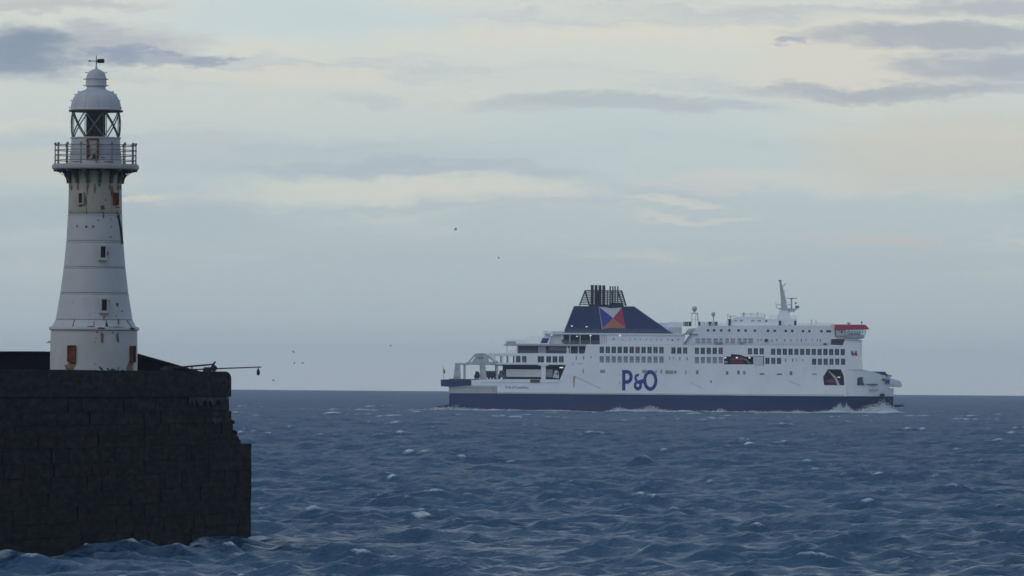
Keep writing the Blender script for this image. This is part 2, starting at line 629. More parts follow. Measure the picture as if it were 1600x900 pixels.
def stone_material(name, dark, light, green, stain=0.5, scale=0.35):
    m, t, b = material(name)
    g = t.new('ShaderNodeNewGeometry')
    info = t.new('ShaderNodeObjectInfo')
    turn = t.new('ShaderNodeMapping', vector_type='TEXTURE')      # grain drawn out along the wall
    t.link(g.outputs['Position'], turn.inputs['Vector'])
    turn.inputs['Rotation'].default_value = (0, 0, FACE_ANGLE)
    turn.inputs['Scale'].default_value = (3.5, 1.0, 1.0)
    pos = turn.outputs[0]
    n = t.noise(pos, scale, 7, 0.65)
    n2 = t.noise(pos, 2.6, 6, 0.7)
    mp = t.new('ShaderNodeMapping')
    t.link(pos, mp.inputs['Vector'])
    mp.inputs['Scale'].default_value = (1.0, 1.0, 0.16)
    drip = t.noise(mp.outputs[0], 1.1, 6, 0.65)
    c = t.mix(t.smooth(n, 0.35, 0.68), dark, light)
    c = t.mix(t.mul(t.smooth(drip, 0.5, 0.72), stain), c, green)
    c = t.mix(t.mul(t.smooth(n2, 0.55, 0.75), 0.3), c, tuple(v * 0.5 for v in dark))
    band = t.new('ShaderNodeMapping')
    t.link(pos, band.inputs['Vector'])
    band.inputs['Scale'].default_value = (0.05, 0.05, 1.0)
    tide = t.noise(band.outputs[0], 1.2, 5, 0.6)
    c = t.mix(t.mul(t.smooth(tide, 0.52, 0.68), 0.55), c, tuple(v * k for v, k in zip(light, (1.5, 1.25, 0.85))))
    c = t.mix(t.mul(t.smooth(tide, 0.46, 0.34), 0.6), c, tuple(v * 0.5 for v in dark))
    hsv = t.new('ShaderNodeHueSaturation')
    t.link(c, hsv.inputs['Color'])
    t.link(t.madd(info.outputs['Random'], 0.16, 0.90), hsv.inputs['Value'])
    c = hsv.outputs[0]
    # pale lime runs and gull marks with edges of their own
    lime = t.mul(t.smooth(t.noise(mp.outputs[0], 0.55, 7, 0.75), 0.66, 0.74), t.smooth(n2, 0.42, 0.6))
    c = t.mix(t.mul(lime, 0.35), c, (0.07, 0.068, 0.062))
    t.link(c, b.inputs['Base Color'])
    t.link(t.smooth(n2, 0.2, 0.8, 0.55, 0.95), b.inputs['Roughness'])
    b.inputs['Specular IOR Level'].default_value = 0.08
    bp = t.new('ShaderNodeBump')
    bp.inputs['Strength'].default_value = 0.3
    bp.inputs['Distance'].default_value = 0.12
    t.link(n2, bp.inputs['Height'])
    t.link(bp.outputs[0], b.inputs['Normal'])
    return m


M = {}
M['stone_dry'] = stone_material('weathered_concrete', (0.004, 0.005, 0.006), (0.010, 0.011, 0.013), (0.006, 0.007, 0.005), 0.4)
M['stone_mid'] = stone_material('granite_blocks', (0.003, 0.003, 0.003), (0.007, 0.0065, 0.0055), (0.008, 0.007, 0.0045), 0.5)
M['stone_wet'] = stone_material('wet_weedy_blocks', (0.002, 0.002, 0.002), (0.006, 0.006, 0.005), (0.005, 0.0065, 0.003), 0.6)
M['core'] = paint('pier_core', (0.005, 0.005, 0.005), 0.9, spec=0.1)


def rusty_white(name, white, rust_amt=0.5, grime=0.3):
    m, t, b = material(name)
    co = t.new('ShaderNodeTexCoord').outputs['Object']
    mp = t.new('ShaderNodeMapping')
    t.link(co, mp.inputs['Vector'])
    mp.inputs['Scale'].default_value = (1.0, 1.0, 0.22)
    n = t.noise(co, 0.5, 6, 0.6)
    run = t.noise(mp.outputs[0], 1.5, 7, 0.7)
    spot = t.noise(co, 1.7, 7, 0.72)
    c = t.mix(t.mul(t.smooth(n, 0.35, 0.7), grime), white, tuple(w * k for w, k in zip(white, (0.80, 0.78, 0.70))))
    c = t.mix(t.mul(t.smooth(run, 0.56, 0.74), rust_amt * 0.8), c, (0.30, 0.20, 0.10))
    c = t.mix(t.mul(t.smooth(spot, 0.66, 0.74), rust_amt), c, (0.16, 0.055, 0.022))
    t.link(c, b.inputs['Base Color'])
    b.inputs['Roughness'].default_value = 0.55
    b.inputs['Specular IOR Level'].default_value = 0.35
    bp = t.new('ShaderNodeBump')
    bp.inputs['Strength'].default_value = 0.25
    bp.inputs['Distance'].default_value = 0.02
    t.link(spot, bp.inputs['Height'])
    t.link(bp.outputs[0], b.inputs['Normal'])
    return m


WH = (0.40, 0.42, 0.45)
M['tower'] = rusty_white('cast_iron_white', WH, 0.35, 0.4)
M['tower_top'] = rusty_white('cast_iron_stained', (0.34, 0.33, 0.30), 1.0, 0.9)
M['tower_base'] = rusty_white('cast_iron_base', (0.40, 0.41, 0.42), 0.5, 0.5)
M['dome'] = rusty_white('dome_paint', (0.40, 0.42, 0.46), 0.12, 0.3)
M['gallery'] = rusty_white('gallery_paint', (0.33, 0.32, 0.33), 0.7, 0.6)
M['bracket'] = rusty_white('bracket_iron', (0.10, 0.085, 0.075), 0.9, 0.6)
M['rail'] = paint('rail_paint', (0.16, 0.15, 0.15), 0.6, 0.25, 2.0)
M['rust'] = paint('rust', (0.13, 0.045, 0.02), 0.9, 0.45, 2.2, spec=0.15)
M['rust_pale'] = paint('rust_wash', (0.19, 0.13, 0.08), 0.9, 0.35, 2.5, spec=0.15)
M['black'] = paint('black_iron', (0.012, 0.012, 0.014), 0.7, 0.3, 2.0)
M['dark_void'] = paint('dark_curtain', (0.008, 0.008, 0.009), 0.9, 0.3, 1.0, spec=0.05)
M['dark_glass'] = paint('dark_pane', (0.012, 0.014, 0.017), 0.35, 0.2, 1.0, spec=0.2)
M['astragal'] = paint('astragal_paint', (0.11, 0.115, 0.115), 0.6, 0.2, 2.0)


def clear_glass(name, tint, mixf=0.12):
    m, t, b = material(name)
    tr = t.new('ShaderNodeBsdfTransparent')
    tr.inputs['Color'].default_value = tuple(tint) + (1,)
    gl = t.new('ShaderNodeBsdfGlossy')
    gl.inputs['Roughness'].default_value = 0.03
    gl.inputs['Color'].default_value = (0.9, 0.95, 1, 1)
    mx = t.new('ShaderNodeMixShader')
    mx.inputs[0].default_value = mixf
    t.link(tr.outputs[0], mx.inputs[1])
    t.link(gl.outputs[0], mx.inputs[2])
    t.link(mx.outputs[0], m.node_tree.nodes['Material Output'].inputs['Surface'])
    return m


M['lantern_glass'] = clear_glass('lantern_glass', (0.93, 0.97, 0.98), 0.02)
M['bridge_glass'] = clear_glass('bridge_glass', (0.72, 0.84, 0.84), 0.10)

# ------------------------------------------------------------------ the pier head
# near face from A (out of frame, left) to B (the corner); the end turns away behind B
PB = at(386, 832, 518); PB.z = 0
PA = at(-75, 832, 449); PA.z = 0
face_dir = (PB - PA).normalized()
face_len = (PB - PA).length
face_n = Vector((face_dir.y, -face_dir.x, 0))          # towards the camera
if face_n.y > 0:
    face_n = -face_n
DZ = CAM_H - 11.4
Z_TOP, Z_PAR, Z_LEDGE = 11.78 + DZ, 9.95 + DZ, 6.55 + DZ
Z_BOT = -2.6
pier = empty('stone_pier', (PB.x, PB.y, 0), math.atan2(face_dir.y, face_dir.x))
tag(pier, 'dark weathered stone pier head carrying the white lighthouse', 'pier')
# in pier space: x runs along the face (0 at the corner B, negative to the left), y away from the camera
BACK = 46.0
core = MB()
core.prism([(-face_len - 14, Z_BOT), (-0.1, Z_BOT), (-0.1, Z_LEDGE - 0.03), (-3.6, Z_LEDGE), (-4.5, Z_PAR), (-5.5, Z_TOP - 1.0), (-face_len - 14, Z_TOP - 1.0)], 0.34, BACK)
core.build('core', M['core'], pier)
random.seed(21)


def block_mesh(w, h, dpt, seed):
    r = random.Random(seed)
    mb = MB().box(-w / 2, w / 2, 0, dpt, -h / 2, h / 2)
    me = mb.mesh('stone_block', None, False, 0.02)
    for v in me.vertices:
        v.co += Vector((r.uniform(-.006, .006), r.uniform(-.03, .03), r.uniform(-.006, .006)))
    return me


def course(z0, z1, x_end, setback, mats, wmin, wmax, seed, rag=0.0):
    r = random.Random(seed)
    x = x_end - r.uniform(0, rag)
    while x > -face_len - 1.5:
        w = r.uniform(wmin, wmax)
        h = z1 - z0
        me = block_mesh(w - 0.010, h - 0.008, 0.8, r.random())
        me.materials.append(mats)
        link_mesh('stone_block', me, pier, (x - w / 2, setback + r.uniform(-0.03, 0.03), (z0 + z1) / 2))
        x -= w


zc = Z_PAR
k = 0
for h in (1.02, 0.86, 0.78, 0.74):
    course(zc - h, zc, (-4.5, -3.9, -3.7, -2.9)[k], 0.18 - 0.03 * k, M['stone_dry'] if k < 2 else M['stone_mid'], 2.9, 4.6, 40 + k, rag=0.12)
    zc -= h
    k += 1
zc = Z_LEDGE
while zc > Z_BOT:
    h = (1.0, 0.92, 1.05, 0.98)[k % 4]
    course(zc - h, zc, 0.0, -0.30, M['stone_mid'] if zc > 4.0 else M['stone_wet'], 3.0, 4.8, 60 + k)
    zc -= h
    k += 1
# parapet cast in long lengths; the last one has a rounded end
x1 = -4.55
r = random.Random(5)
first = True
while x1 > -face_len - 2:
    w = 11.0 if first else r.uniform(9, 12.0)
    rr = 0.52
    rx = 1.7
    prof = [(-w / 2 + .02, Z_PAR + .01), (w / 2, Z_PAR + .01)]
    if first:
        prof += [(w / 2 - rx + rx * math.cos(a), Z_TOP - rr + rr * math.sin(a)) for a in np.linspace(0, math.pi / 2, 9)]
    else:
        prof += [(w / 2 - .02, Z_TOP - 0.09), (w / 2 - 0.1, Z_TOP)]
    prof += [(-w / 2 + 0.12, Z_TOP - r.uniform(0, .04)), (-w / 2 + .02, Z_TOP - .1)]
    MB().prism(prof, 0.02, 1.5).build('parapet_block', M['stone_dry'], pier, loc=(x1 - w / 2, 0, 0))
    x1 -= w
    first = False
MB().prism([(-face_len - 2, Z_PAR + .05), (-5.2, Z_PAR + .05), (-5.2, Z_PAR + 0.8), (-face_len - 2, Z_PAR + 0.8)], 1.5, 44).build('deck', M['stone_dry'], pier)
# broken ends of the upper courses
for (zz, xx, ww, hh) in ((8.15, -3.55, .8, .26), (7.35, -2.8, .8, .3), (6.98, -2.6, 1.2, .34), (6.72, -2.2, 1.4, .4)):
    MB().box(-ww / 2, ww / 2, 0, .7, -hh / 2, hh / 2).build('broken_stone', M['stone_mid'], pier, bevel=0.06, loc=(xx, 0.1, zz + DZ), rot=(0, 0.12, 0))

# pale lime runs and a gull-whitened patch near the corner
M['lime'] = paint('lime_stain', (0.05, 0.048, 0.044), 0.95, 0.5, 1.5, spec=0.05)
rl = random.Random(9)
top_e, bot_e = [], []
for i in range(27):
    x = -15.5 + i * 0.40
    top_e.append((x, 9.93 + DZ))
    bot_e.append((x, 9.93 + DZ - rl.choice((.18, .28, .42, .62, .30)) * (0.7 + 0.5 * rl.random())))
MB().prism(bot_e + top_e[::-1], 0.055, 0.10).build('lime_stain', M['lime'], pier)
MB().prism([(-9.6, 8.25), (-8.9, 8.0), (-8.2, 8.1), (-7.4, 8.22), (-6.9, 8.42), (-7.6, 8.38), (-8.6, 8.45), (-9.5, 8.48)], 0.0, 0.06).build('lime_stain', M['lime'], pier, loc=(0, 0, DZ))

# sea wall rising behind the lighthouse and running down to the pier end
D_WALL = 566.0
wpts = [at(-140, 552, D_WALL), at(60, 552, D_WALL), at(213, 555.5, D_WALL), at(258, 568, D_WALL), at(292, 578, D_WALL), at(318, 585, D_WALL)]
w0 = wpts[2]
wall = empty('sea_wall', (w0.x, w0.y, 10.7))
tag(wall, 'dark sloping parapet wall behind the foot of the lighthouse', 'wall')
poly = [(p.x - w0.x, p.z - 10.7) for p in wpts]
poly = [(poly[0][0], -3.0)] + poly + [(poly[-1][0], -3.0)]
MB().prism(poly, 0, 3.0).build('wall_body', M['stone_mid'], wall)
for a, b_ in zip(wpts[:-1], wpts[1:]):
    p, q = a - w0, b_ - w0
    o_ = w0.z - 10.7
    MB().prism([(p.x + .01, p.z + o_ + .003), (q.x - .01, q.z + o_ + .003), (q.x - .01, q.z + o_ + .16), (p.x + .01, p.z + o_ + .16)], -.12, 3.12).build('coping', M['stone_dry'], wall)

# ------------------------------------------------------------------ lighthouse
D_LH = 545.0
LH_C = at(146.5, 580, D_LH)
PXM = FPX / D_LH


def lz(py):
    return at(148 - (py - 350) * 0.0, py, D_LH).z - LH_BASE


LH_BASE = 10.65 + DZ
lighthouse = empty('lighthouse', (LH_C.x, LH_C.y, LH_BASE))
tag(lighthouse, 'white cast iron lighthouse with rust stains standing on the stone pier', 'lighthouse')


def R(px):
    return px / PXM


def P(*pairs):
    return [(R(w), lz(y)) for w, y in pairs]


SEG = 72


def ring(name, mat, pairs, smooth=True, parent=lighthouse):
    return MB().lathe(P(*pairs), SEG).build(name, M[mat], parent, smooth)


ring('base_drum', 'tower_base', [(0, 598), (68, 598), (68.3, 560), (67.6, 519), (67.2, 516.6), (60, 516)])
ring('base_flare', 'tower', [(60, 516.4), (68, 516.4), (70.4, 515.4), (70.6, 512.6), (69.8, 511.2), (66, 510), (64.0, 507), (61.8, 503), (60.6, 500.2), (50, 499.5)])


def tower_r(y):
    ys = [262, 288, 334.5, 377, 418, 458, 500]
    ws = [41.0, 41.2, 42.2, 44.5, 48.2, 53.2, 60.2]
    return float(np.interp(y, ys, ws))


seams = [500.0, 458.0, 418.0, 377.0, 334.5, 262.0]
for i in range(5):
    b0, b1 = seams[i], seams[i + 1]
    prof = [(tower_r(b0) - 2.0, b0 + .2), (tower_r(b0) - 0.9, b0 - .1), (tower_r(b0) - .1, b0 - 1.2)]
    for q in np.linspace(0.08, 0.93, 8):
        y = b0 + (b1 - b0) * q
        prof.append((tower_r(y), y))
    # a low flange at the head of each iron tier
    prof += [(tower_r(b1) + .15, b1 + 2.4), (tower_r(b1) + .75, b1 + 2.2), (tower_r(b1) + .75, b1 + .9), (tower_r(b1) - .9, b1 + .2), (tower_r(b1) - 2.4, b1 + .1)]
    ring('tower_section', 'tower_top' if i == 4 else 'tower', prof)

# gallery, brackets
ring('gallery_floor', 'gallery', [(40, 265.6), (66.4, 265.2), (66.8, 264.2), (68.0, 263.8), (68.0, 259.4), (67.0, 258.6), (66.6, 256.8), (38, 256.2)])
for k in range(14):
    a = 2 * math.pi * (k + 0.5) / 14 - math.pi / 2
    z0, z1 = lz(287), lz(265.8)
    r0, r1 = R(40.2), R(65.5)
    out = [(r0, z0), (R(44.5), z0), (R(44.8), z0 + .12)]
    for q in np.linspace(0, 1, 9):          # concave sweep out to the gallery edge
        ang = q * math.pi / 2
        out.append((R(45.2) + (r1 - R(45.2)) * (1 - math.cos(ang)), z0 + .15 + (z1 - .12 - z0 - .15) * math.sin(ang)))
    out += [(r1, z1), (r0, z1)]
    hole = [(R(50.5) + R(3.4) * math.cos(t), lz(271.0) + R(2.6) * math.sin(t)) for t in np.linspace(0, 2 * math.pi, 12, endpoint=False)]
    MB().prism(out, -0.11, 0.11, [hole]).build('bracket', M['bracket'], lighthouse, rot=(0, 0, a))

# gallery railing
NP = 16
rail_r = R(63.0)
post = MB().lathe([(0.0, 0), (.09, 0), (.09, .06), (.055, .09), (.045, .45), (.075, .52), (.045, .58), (.045, 1.0), (.075, 1.07), (.045, 1.13), (.045, 1.48), (.095, 1.52), (.10, 1.60), (.06, 1.66), (0, 1.67)], 8)
post_me = post.mesh('railing_post', M['rail'], True)
zf = lz(257)
for k in range(NP):
    a = 2 * math.pi * (k + 0.21) / NP
    link_mesh('railing_post', post_me, lighthouse, (rail_r * math.cos(a), rail_r * math.sin(a), zf))
for hh in (0.30, 0.70, 1.08, 1.46):
    tm = MB()
    pts = [(rail_r * math.cos(t), rail_r * math.sin(t), zf + hh) for t in np.linspace(0, 2 * math.pi, 49)]
    tm.path(pts, 0.033, 6).build('rail', M['rail'], lighthouse, True)

# lantern room: plated wall with a door, lattice glazing, dome
ring('lantern_wall', 'dome', [(42.2, 256.4), (41.4, 255.0), (40.6, 246.2), (41.0, 245.6), (40.1, 245.2), (39.7, 237.2), (40.1, 236.6), (39.2, 236.2), (38.6, 226.8), (39.0, 226.2), (38.3, 225.8), (38.2, 217), (39.6, 216.4), (39.6, 214.6), (35, 214.4)])
ring('eave', 'bracket', [(36, 175.2), (41.5, 175.0), (42.6, 173.6), (42.4, 172.0), (37, 171.2)])
ring('dome', 'dome', [(40.4, 172.0), (39.4, 170.6), (38.9, 166), (37.6, 160), (35.4, 154.4), (32.2, 149.2), (28.0, 145.0), (25.0, 143.0), (19.5, 141.0), (15.8, 139.4), (14.8, 137.2), (14.6, 134.4)])
ring('ventilator', 'dome', [(14.8, 135.6), (16.4, 134.6), (16.8, 133.4), (16.3, 132.6), (16.0, 124.4), (16.8, 123.4), (16.6, 121.8), (15.4, 121.2), (14.9, 118.4), (13.4, 114.6), (10.6, 111.2), (6.4, 108.8), (2.6, 107.6), (1.6, 104.6), (.9, 101.0), (0, 100.8)])
for k in range(12):          # raised seams on the dome
    a = 2 * math.pi * (k + .25) / 12
    pts = [(R(w) * math.cos(a), R(w) * math.sin(a), lz(y)) for w, y in ((39.2, 170.4), (38.9, 166), (37.6, 160), (35.4, 154.4), (32.2, 149.2), (28.2, 145.0), (25.0, 143.0))]
    MB().path(pts, 0.022, 5).build('dome_seam', M['dome'], lighthouse)
for k, (w, y) in enumerate(((39.2, 169.0), (36.6, 157.5), (31.0, 148.0), (25.5, 143.2), (17.0, 133.8), (17.0, 124.0), (14.0, 113.6))):   # climbing irons
    for a in (math.pi, math.pi * 1.0 + 2.9):
        c, s = math.cos(a), math.sin(a)
        MB().path([(R(w - 2) * c, R(w - 2) * s, lz(y)), (R(w + 2.6) * c, R(w + 2.6) * s, lz(y)), (R(w + 2.6) * c, R(w + 2.6) * s, lz(y - 1.6))], 0.028, 5).build('climbing_iron', M['rail'], lighthouse)

gl_r = R(37.6)
g0, g1 = lz(215.2), lz(174.4)
NPAN = 8
for k in range(NPAN):
    a0, a1 = 2 * math.pi * (k + .5) / NPAN, 2 * math.pi * (k + 1.5) / NPAN
    MB().lathe([(gl_r, g0), (gl_r, g1)], 6, a0=a0, a1=a1).build('lantern_pane', M['lantern_glass'], lighthouse, 'all')
    for sgn in (1, -1):
        pts = []
        for q in np.linspace(0, 1, 7):
            t = a0 + (a1 - a0) * (q if sgn > 0 else 1 - q)
            pts.append(((gl_r + .03) * math.cos(t), (gl_r + .03) * math.sin(t), g0 + (g1 - g0) * q))
        MB().path(pts, 0.052, 6).build('astragal', M['astragal'], lighthouse)
    MB().tube(((gl_r + .04) * math.cos(a0), (gl_r + .04) * math.sin(a0), g0), ((gl_r + .04) * math.cos(a0), (gl_r + .04) * math.sin(a0), g1), 0.03, n=6).build('lantern_post', M['astragal'], lighthouse)
MB().lathe([(0, g0 - .1), (R(15), g0 - .1), (R(15.2), g0 + .3), (R(15.2), g1 - .1), (0, g1)], 24).build('lamp_curtain', M['dark_void'], lighthouse, True)
MB().lathe([(0, g0 - .3), (R(38), g0 - .3), (R(38), g0 - .05), (0, g0 - .04)], 24).build('lantern_floor', M['dark_void'], lighthouse)

# finial and wind vane
zt = lz(101.5)
vane = MB().tube((0, 0, zt - .2), (0, 0, lz(86.5)), 0.045, 0.025, n=8).build('finial_rod', M['black'], lighthouse)
zv = lz(95.2)
wv = MB().tube((-.55, 0, zv), (.62, 0, zv), 0.03, n=6)
wv.prism([(-.66, zv), (-.48, zv + .09), (-.48, zv - .09)], -.02, .02)
wv.prism([(.10, zv + .16), (.55, zv + .18), (.62, zv + .12), (.62, zv - .14), (.10, zv - .16), (.02, zv)], -.02, .02)
wv.build('wind_vane', M['black'], lighthouse, rot=(0, 0, 0.15))


def on_tower(px, py, wpx, hpx, rfun):
    """place (angle, radius) for something seen at px,py on the round tower"""
    off = px - axis_px(py)
    rr_ = rfun(py)
    s = max(-0.985, min(0.985, off / rr_))
    return math.asin(s), R(rr_)


def axis_px(py):
    return 146.0 + (560 - py) * 0.0082


def hood_window(px, py, w, h, rfun, frame_mat, pane_mat, depth=0.10, sill=None):
    ang, rr_ = on_tower(px, py, w, h, rfun)
    W2, H2 = R(w) / 2, R(h) / 2
    e = empty_part('window', lighthouse, (rr_ * math.sin(ang), -rr_ * math.cos(ang), lz(py)), ang)
    fo = 0.10
    fr = MB().prism([(-W2 - fo, -H2 - fo), (W2 + fo, -H2 - fo), (W2 + fo, H2 + fo), (-W2 - fo, H2 + fo)], -depth - .12, 0.22,
                    [[(-W2, -H2), (W2, -H2), (W2, H2), (-W2, H2)]])
    fr.build('frame', M[frame_mat], e)
    MB().box(-W2, W2, -.085, .2, -H2, H2).build('pane', M[pane_mat], e)
    if sill:
        MB().box(-W2 - .18, W2 + .18, -depth - .22, .15, -H2 - fo - .12, -H2 - fo - .003).build('sill', M[sill], e)


def empty_part(name, parent, loc, rz):
    o = bpy.data.objects.new(name, None)
    COL.objects.link(o)
    o.parent = parent
    o.location = loc
    o.rotation_euler = (0, 0, rz)
    return o


base_r = lambda y: 68.0
hood_window(129, 310.6, 6.4, 15.5, tower_r, 'tower_top', 'dark_glass', .06)
hood_window(180.5, 311, 6.4, 15.5, tower_r, 'rust', 'rust', .06)
hood_window(162, 394.5, 8.0, 17.5, tower_r, 'tower_base', 'dark_glass', .13, 'tower_base')
hood_window(164.5, 477, 8.5, 17.5, tower_r, 'tower_base', 'dark_glass', .13, 'tower_base')
hood_window(115.8, 553, 10.0, 22, base_r, 'rust', 'rust', .05)
hood_window(207.3, 553, 10.0, 22, base_r, 'rust', 'dark_glass', .05)


def scab(name, px, py, w, h, rfun, mat, th=0.02, seed=0):
    """ragged flake of rust or dirt on the iron"""
    r_ = random.Random(seed + int(px * 7 + py))
    ang0, _ = on_tower(px, py, w, h, rfun)
    v, f = [(R(rfun(py)) + th + .03, ang0, lz(py))], []
    n = 11
    for k in range(n):
        t = 2 * math.pi * k / n
        q = r_.uniform(.55, 1.15)
        x, y = px + w / 2 * q * math.cos(t), py - h / 2 * q * math.sin(t)
        a, _ = on_tower(x, y, 0, 0, rfun)
        v.append((R(rfun(y)) + 0.02, a, lz(y)))
    mb = MB()
    mb.v = [(q * math.sin(a), -q * math.cos(a), z) for q, a, z in v]
    mb.f = [(0, 1 + k, 1 + (k + 1) % n) for k in range(n)]
    mb.build(name, M[mat], lighthouse)


for k, (px, py, w, h, mat, rf) in enumerate([
    (136, 314, 2.6, 18, 'rust', tower_r), (127, 322.6, 10, 2.4, 'rust', tower_r), (162, 325.5, 9, 7, 'rust', tower_r), (166, 313, 1.6, 5, 'rust', tower_r),
    (184, 324, 8, 3, 'rust_pale', tower_r), (137, 355, 4.5, 4, 'rust', tower_r), (147.5, 354.5, 4.5, 4, 'rust', tower_r), (122, 354, 2, 5, 'rust_pale', tower_r),
    (155, 345, 3, 2.4, 'rust_pale', tower_r), (174.5, 343, 2.4, 2.4, 'rust', tower_r), (175.5, 355, 2, 2.6, 'rust', tower_r), (174, 371, 5, 1.6, 'rust', tower_r),
    (170, 397, 2, 8, 'rust', tower_r), (185, 476, 3, 7, 'rust', tower_r), (192, 486, 3, 2, 'rust', tower_r), (173, 470.5, 4, 1.8, 'rust_pale', tower_r),
    (143, 492.5, 1.8, 1.8, 'rust', tower_r), (183.5, 493.5, 2, 2.6, 'rust', tower_r),
    (162.4, 532, 2.4, 9, 'rust', base_r), (187, 532, 2.2, 8, 'rust', base_r), (153.5, 528.5, 1.8, 1.8, 'rust', base_r), (151.5, 535, 2, 2, 'rust', base_r),
    (151.5, 568.5, 2, 2, 'rust', base_r), (113.5, 574, 22, 20, 'rust_pale', base_r), (117.5, 567, 8, 9, 'rust', base_r), (204, 573, 13, 20, 'rust_pale', base_r), (206.5, 566, 6, 9, 'rust', base_r),
    (155, 519.6, 2.6, 2.6, 'rust', base_r), (179, 519.6, 2.6, 2.6, 'rust', base_r),
]):
    scab('rust_flake', px, py, w, h, rf, mat, 0.03, k)

flare_r = lambda y: float(np.interp(y, [500, 503, 507, 510, 511.2, 516], [60.6, 61.8, 64, 66, 69.8, 70.5]))
for k in range(14):          # rust bleeding from the bracket feet
    s_ = math.sin(2 * math.pi * (k + .5) / 14 - math.pi / 2 + math.pi / 2)
    c_ = math.cos(2 * math.pi * (k + .5) / 14)
    if c_ > -0.2:
        xx_ = axis_px(290) + 41.0 * s_ * .98
        hh_ = random.uniform(5, 15)
        scab('rust_run', xx_, 287 + hh_ / 2, 4.2, hh_, tower_r, 'rust_pale', .012, 200 + k)
for k, (px, py, w, h) in enumerate(((163, 337, 3, 14), (184, 335, 3, 16), (137, 331, 2.4, 14), (165, 498, 3, 12), (150, 505, 2, 9), (187, 503, 3, 11), (163, 527, 5, 20), (186, 526, 4, 16), (116, 580, 12, 10), (204, 548, 2, 22), (176, 300, 5, 20), (150, 295, 4, 18), (138, 297, 4, 18))):
    scab('rust_run', px, py, w, h, base_r if py > 518 else (tower_r if py < 500 else flare_r), 'rust_pale', .014, 260 + k)

# cracked seams and rust on the flare
flare = lambda y: float(np.interp(y, [500, 503, 507, 510, 511.2, 516], [60.6, 61.8, 64, 66, 69.8, 70.5]))
for px0, px1 in ((119, 116.5), (168, 171), (198.5, 207)):
    pts = []
    for y in np.linspace(500.5, 511.0, 6):
        a, q = on_tower(px0 + (px1 - px0) * (y - 500) / 11, y, 0, 0, flare)
        pts.append((q * math.sin(a) * 1.002, -q * math.cos(a) * 1.002, lz(y)))
    MB().path(pts, 0.035, 5).build('plate_seam', M['rust'], lighthouse)
for k, (px, py, w, h) in enumerate(((146, 510.6, 14, 2.0), (162, 513, 18, 3.0), (186, 511, 28, 1.6), (169, 507, 4, 8), (208, 513.5, 8, 4))):
    scab('rust_flake', px, py, w, h, flare, 'rust', .05, k + 70)

# drain pipe down the right side, door and lamp bracket of the lantern room
pts = []
for px, py in ((184.6, 336), (186.2, 346), (188.0, 357), (189.6, 371), (190.2, 381)):
    a, q = on_tower(px, py, 0, 0, tower_r)
    pts.append(((q + .05) * math.sin(a), -(q + .05) * math.cos(a), lz(py)))
MB().path(pts, 0.085, 8).build('drain_pipe', M['black'], lighthouse)
lw = lambda y: float(np.interp(y, [216, 255], [38.3, 41.2]))
a, q = on_tower(146.5, 234, 0, 0, lw)
dr = empty_part('door', lighthouse, (q * math.sin(a), -q * math.cos(a), lz(234)), a)
MB().prism([(-.46, -.82), (.46, -.82), (.46, .80), (-.46, .80)], -.10, .3, [[(-.34, -.74), (.34, -.74), (.34, .70), (-.34, .70)]]).build('frame', M['rust'], dr)
MB().box(-.34, .34, -.03, .3, -.74, .70).build('door_leaf', M['tower_top'], dr)
for sx in (-.30, .30):
    MB().box(sx - .035, sx + .035, -.14, -.10, -.60, .55).build('strap', M['rust'], dr)
fog = MB().lathe([(0, 0), (.19, 0), (.19, .06), (.13, .12), (.11, .30), (.06, .40), (0, .42)], 12).build('fog_bell', M['black'], lighthouse, True, loc=(.03, -R(46), lz(249)))
for k, (px, py, w, h) in enumerate(((142, 221, 20, 1.6), (120, 253.4, 24, 1.3), (172, 253.6, 18, 2.0), (140, 250, 16, 1.5), (163, 247, 9, 1.1))):
    scab('rust_flake', px, py, w, h, lw, 'rust', .05, k + 90)
# small bracket on the left of the base
MB().prism([(-R(76), lz(536.4)), (-R(67.5), lz(532.6)), (-R(67.5), lz(536.4))], -.2, .2).build('lamp_bracket', M['tower_base'], lighthouse)

# ------------------------------------------------------------------ gear on the pier end
D_G = 516.0


def gp(px, py, d=D_G):
    return at(px, py, d)


boom = empty('boom_pole', gp(312, 580))
o0 = boom.location
tag(boom, 'long thin dark pole reaching out past the pier end with a black fender hanging', 'pole')
rel = lambda px, py: tuple(gp(px, py) - o0)
MB().tube(rel(296, 577.6), rel(408.5, 573.4), .055, .04, n=8).build('spar', M['black'], boom)
fl = [(0, .0), (.05, -.02), (.06, -.10), (.10, -.16), (.125, -.30), (.12, -.42), (.06, -.52), (0, -.54)]
MB().lathe([(a_, b_) for a_, b_ in fl], 10).build('hanging_fender', M['black'], boom, True, loc=rel(403.6, 575.2))
MB().tube(rel(403.6, 573.4), rel(403.6, 575.6), .02, n=6).build('lashing', M['black'], boom)
boom2 = empty('davit_arm', gp(262, 580))
o0 = boom2.location
tag(boom2, 'short raised dark arm with an upturned tip lying on the pier parapet', 'davit')
MB().tube(rel(250, 576.6), rel(334, 569.2), .075, .06, n=8).build('arm', M['black'], boom2)
MB().tube(rel(333.2, 570.4), rel(336.6, 564.8), .065, n=8).build('upturned_tip', M['black'], boom2)
MB().tube(rel(300, 572.2), rel(300, 582), .05, n=8).build('support', M['black'], boom2)
win = empty('winch', gp(328, 580))
o0 = win.location
tag(win, 'small black winch at the pier end beneath the davit tip', 'winch')
MB().box(-.5, .12, -.25, .25, -.1, .30).build('winch_case', M['black'], win, bevel=.1)
MB().tube((.28, -.28, .22), (.28, .28, .22), .24, n=14).build('drum', M['black'], win)
MB().tube((.28, 0, .3), (.25, 0, .62), .07, .05, n=8).build('bracket', M['black'], win)
lump = empty('coiled_rope', gp(262, 579.5))
tag(lump, 'dark coiled rope heap on the parapet right of the lighthouse', 'rope')
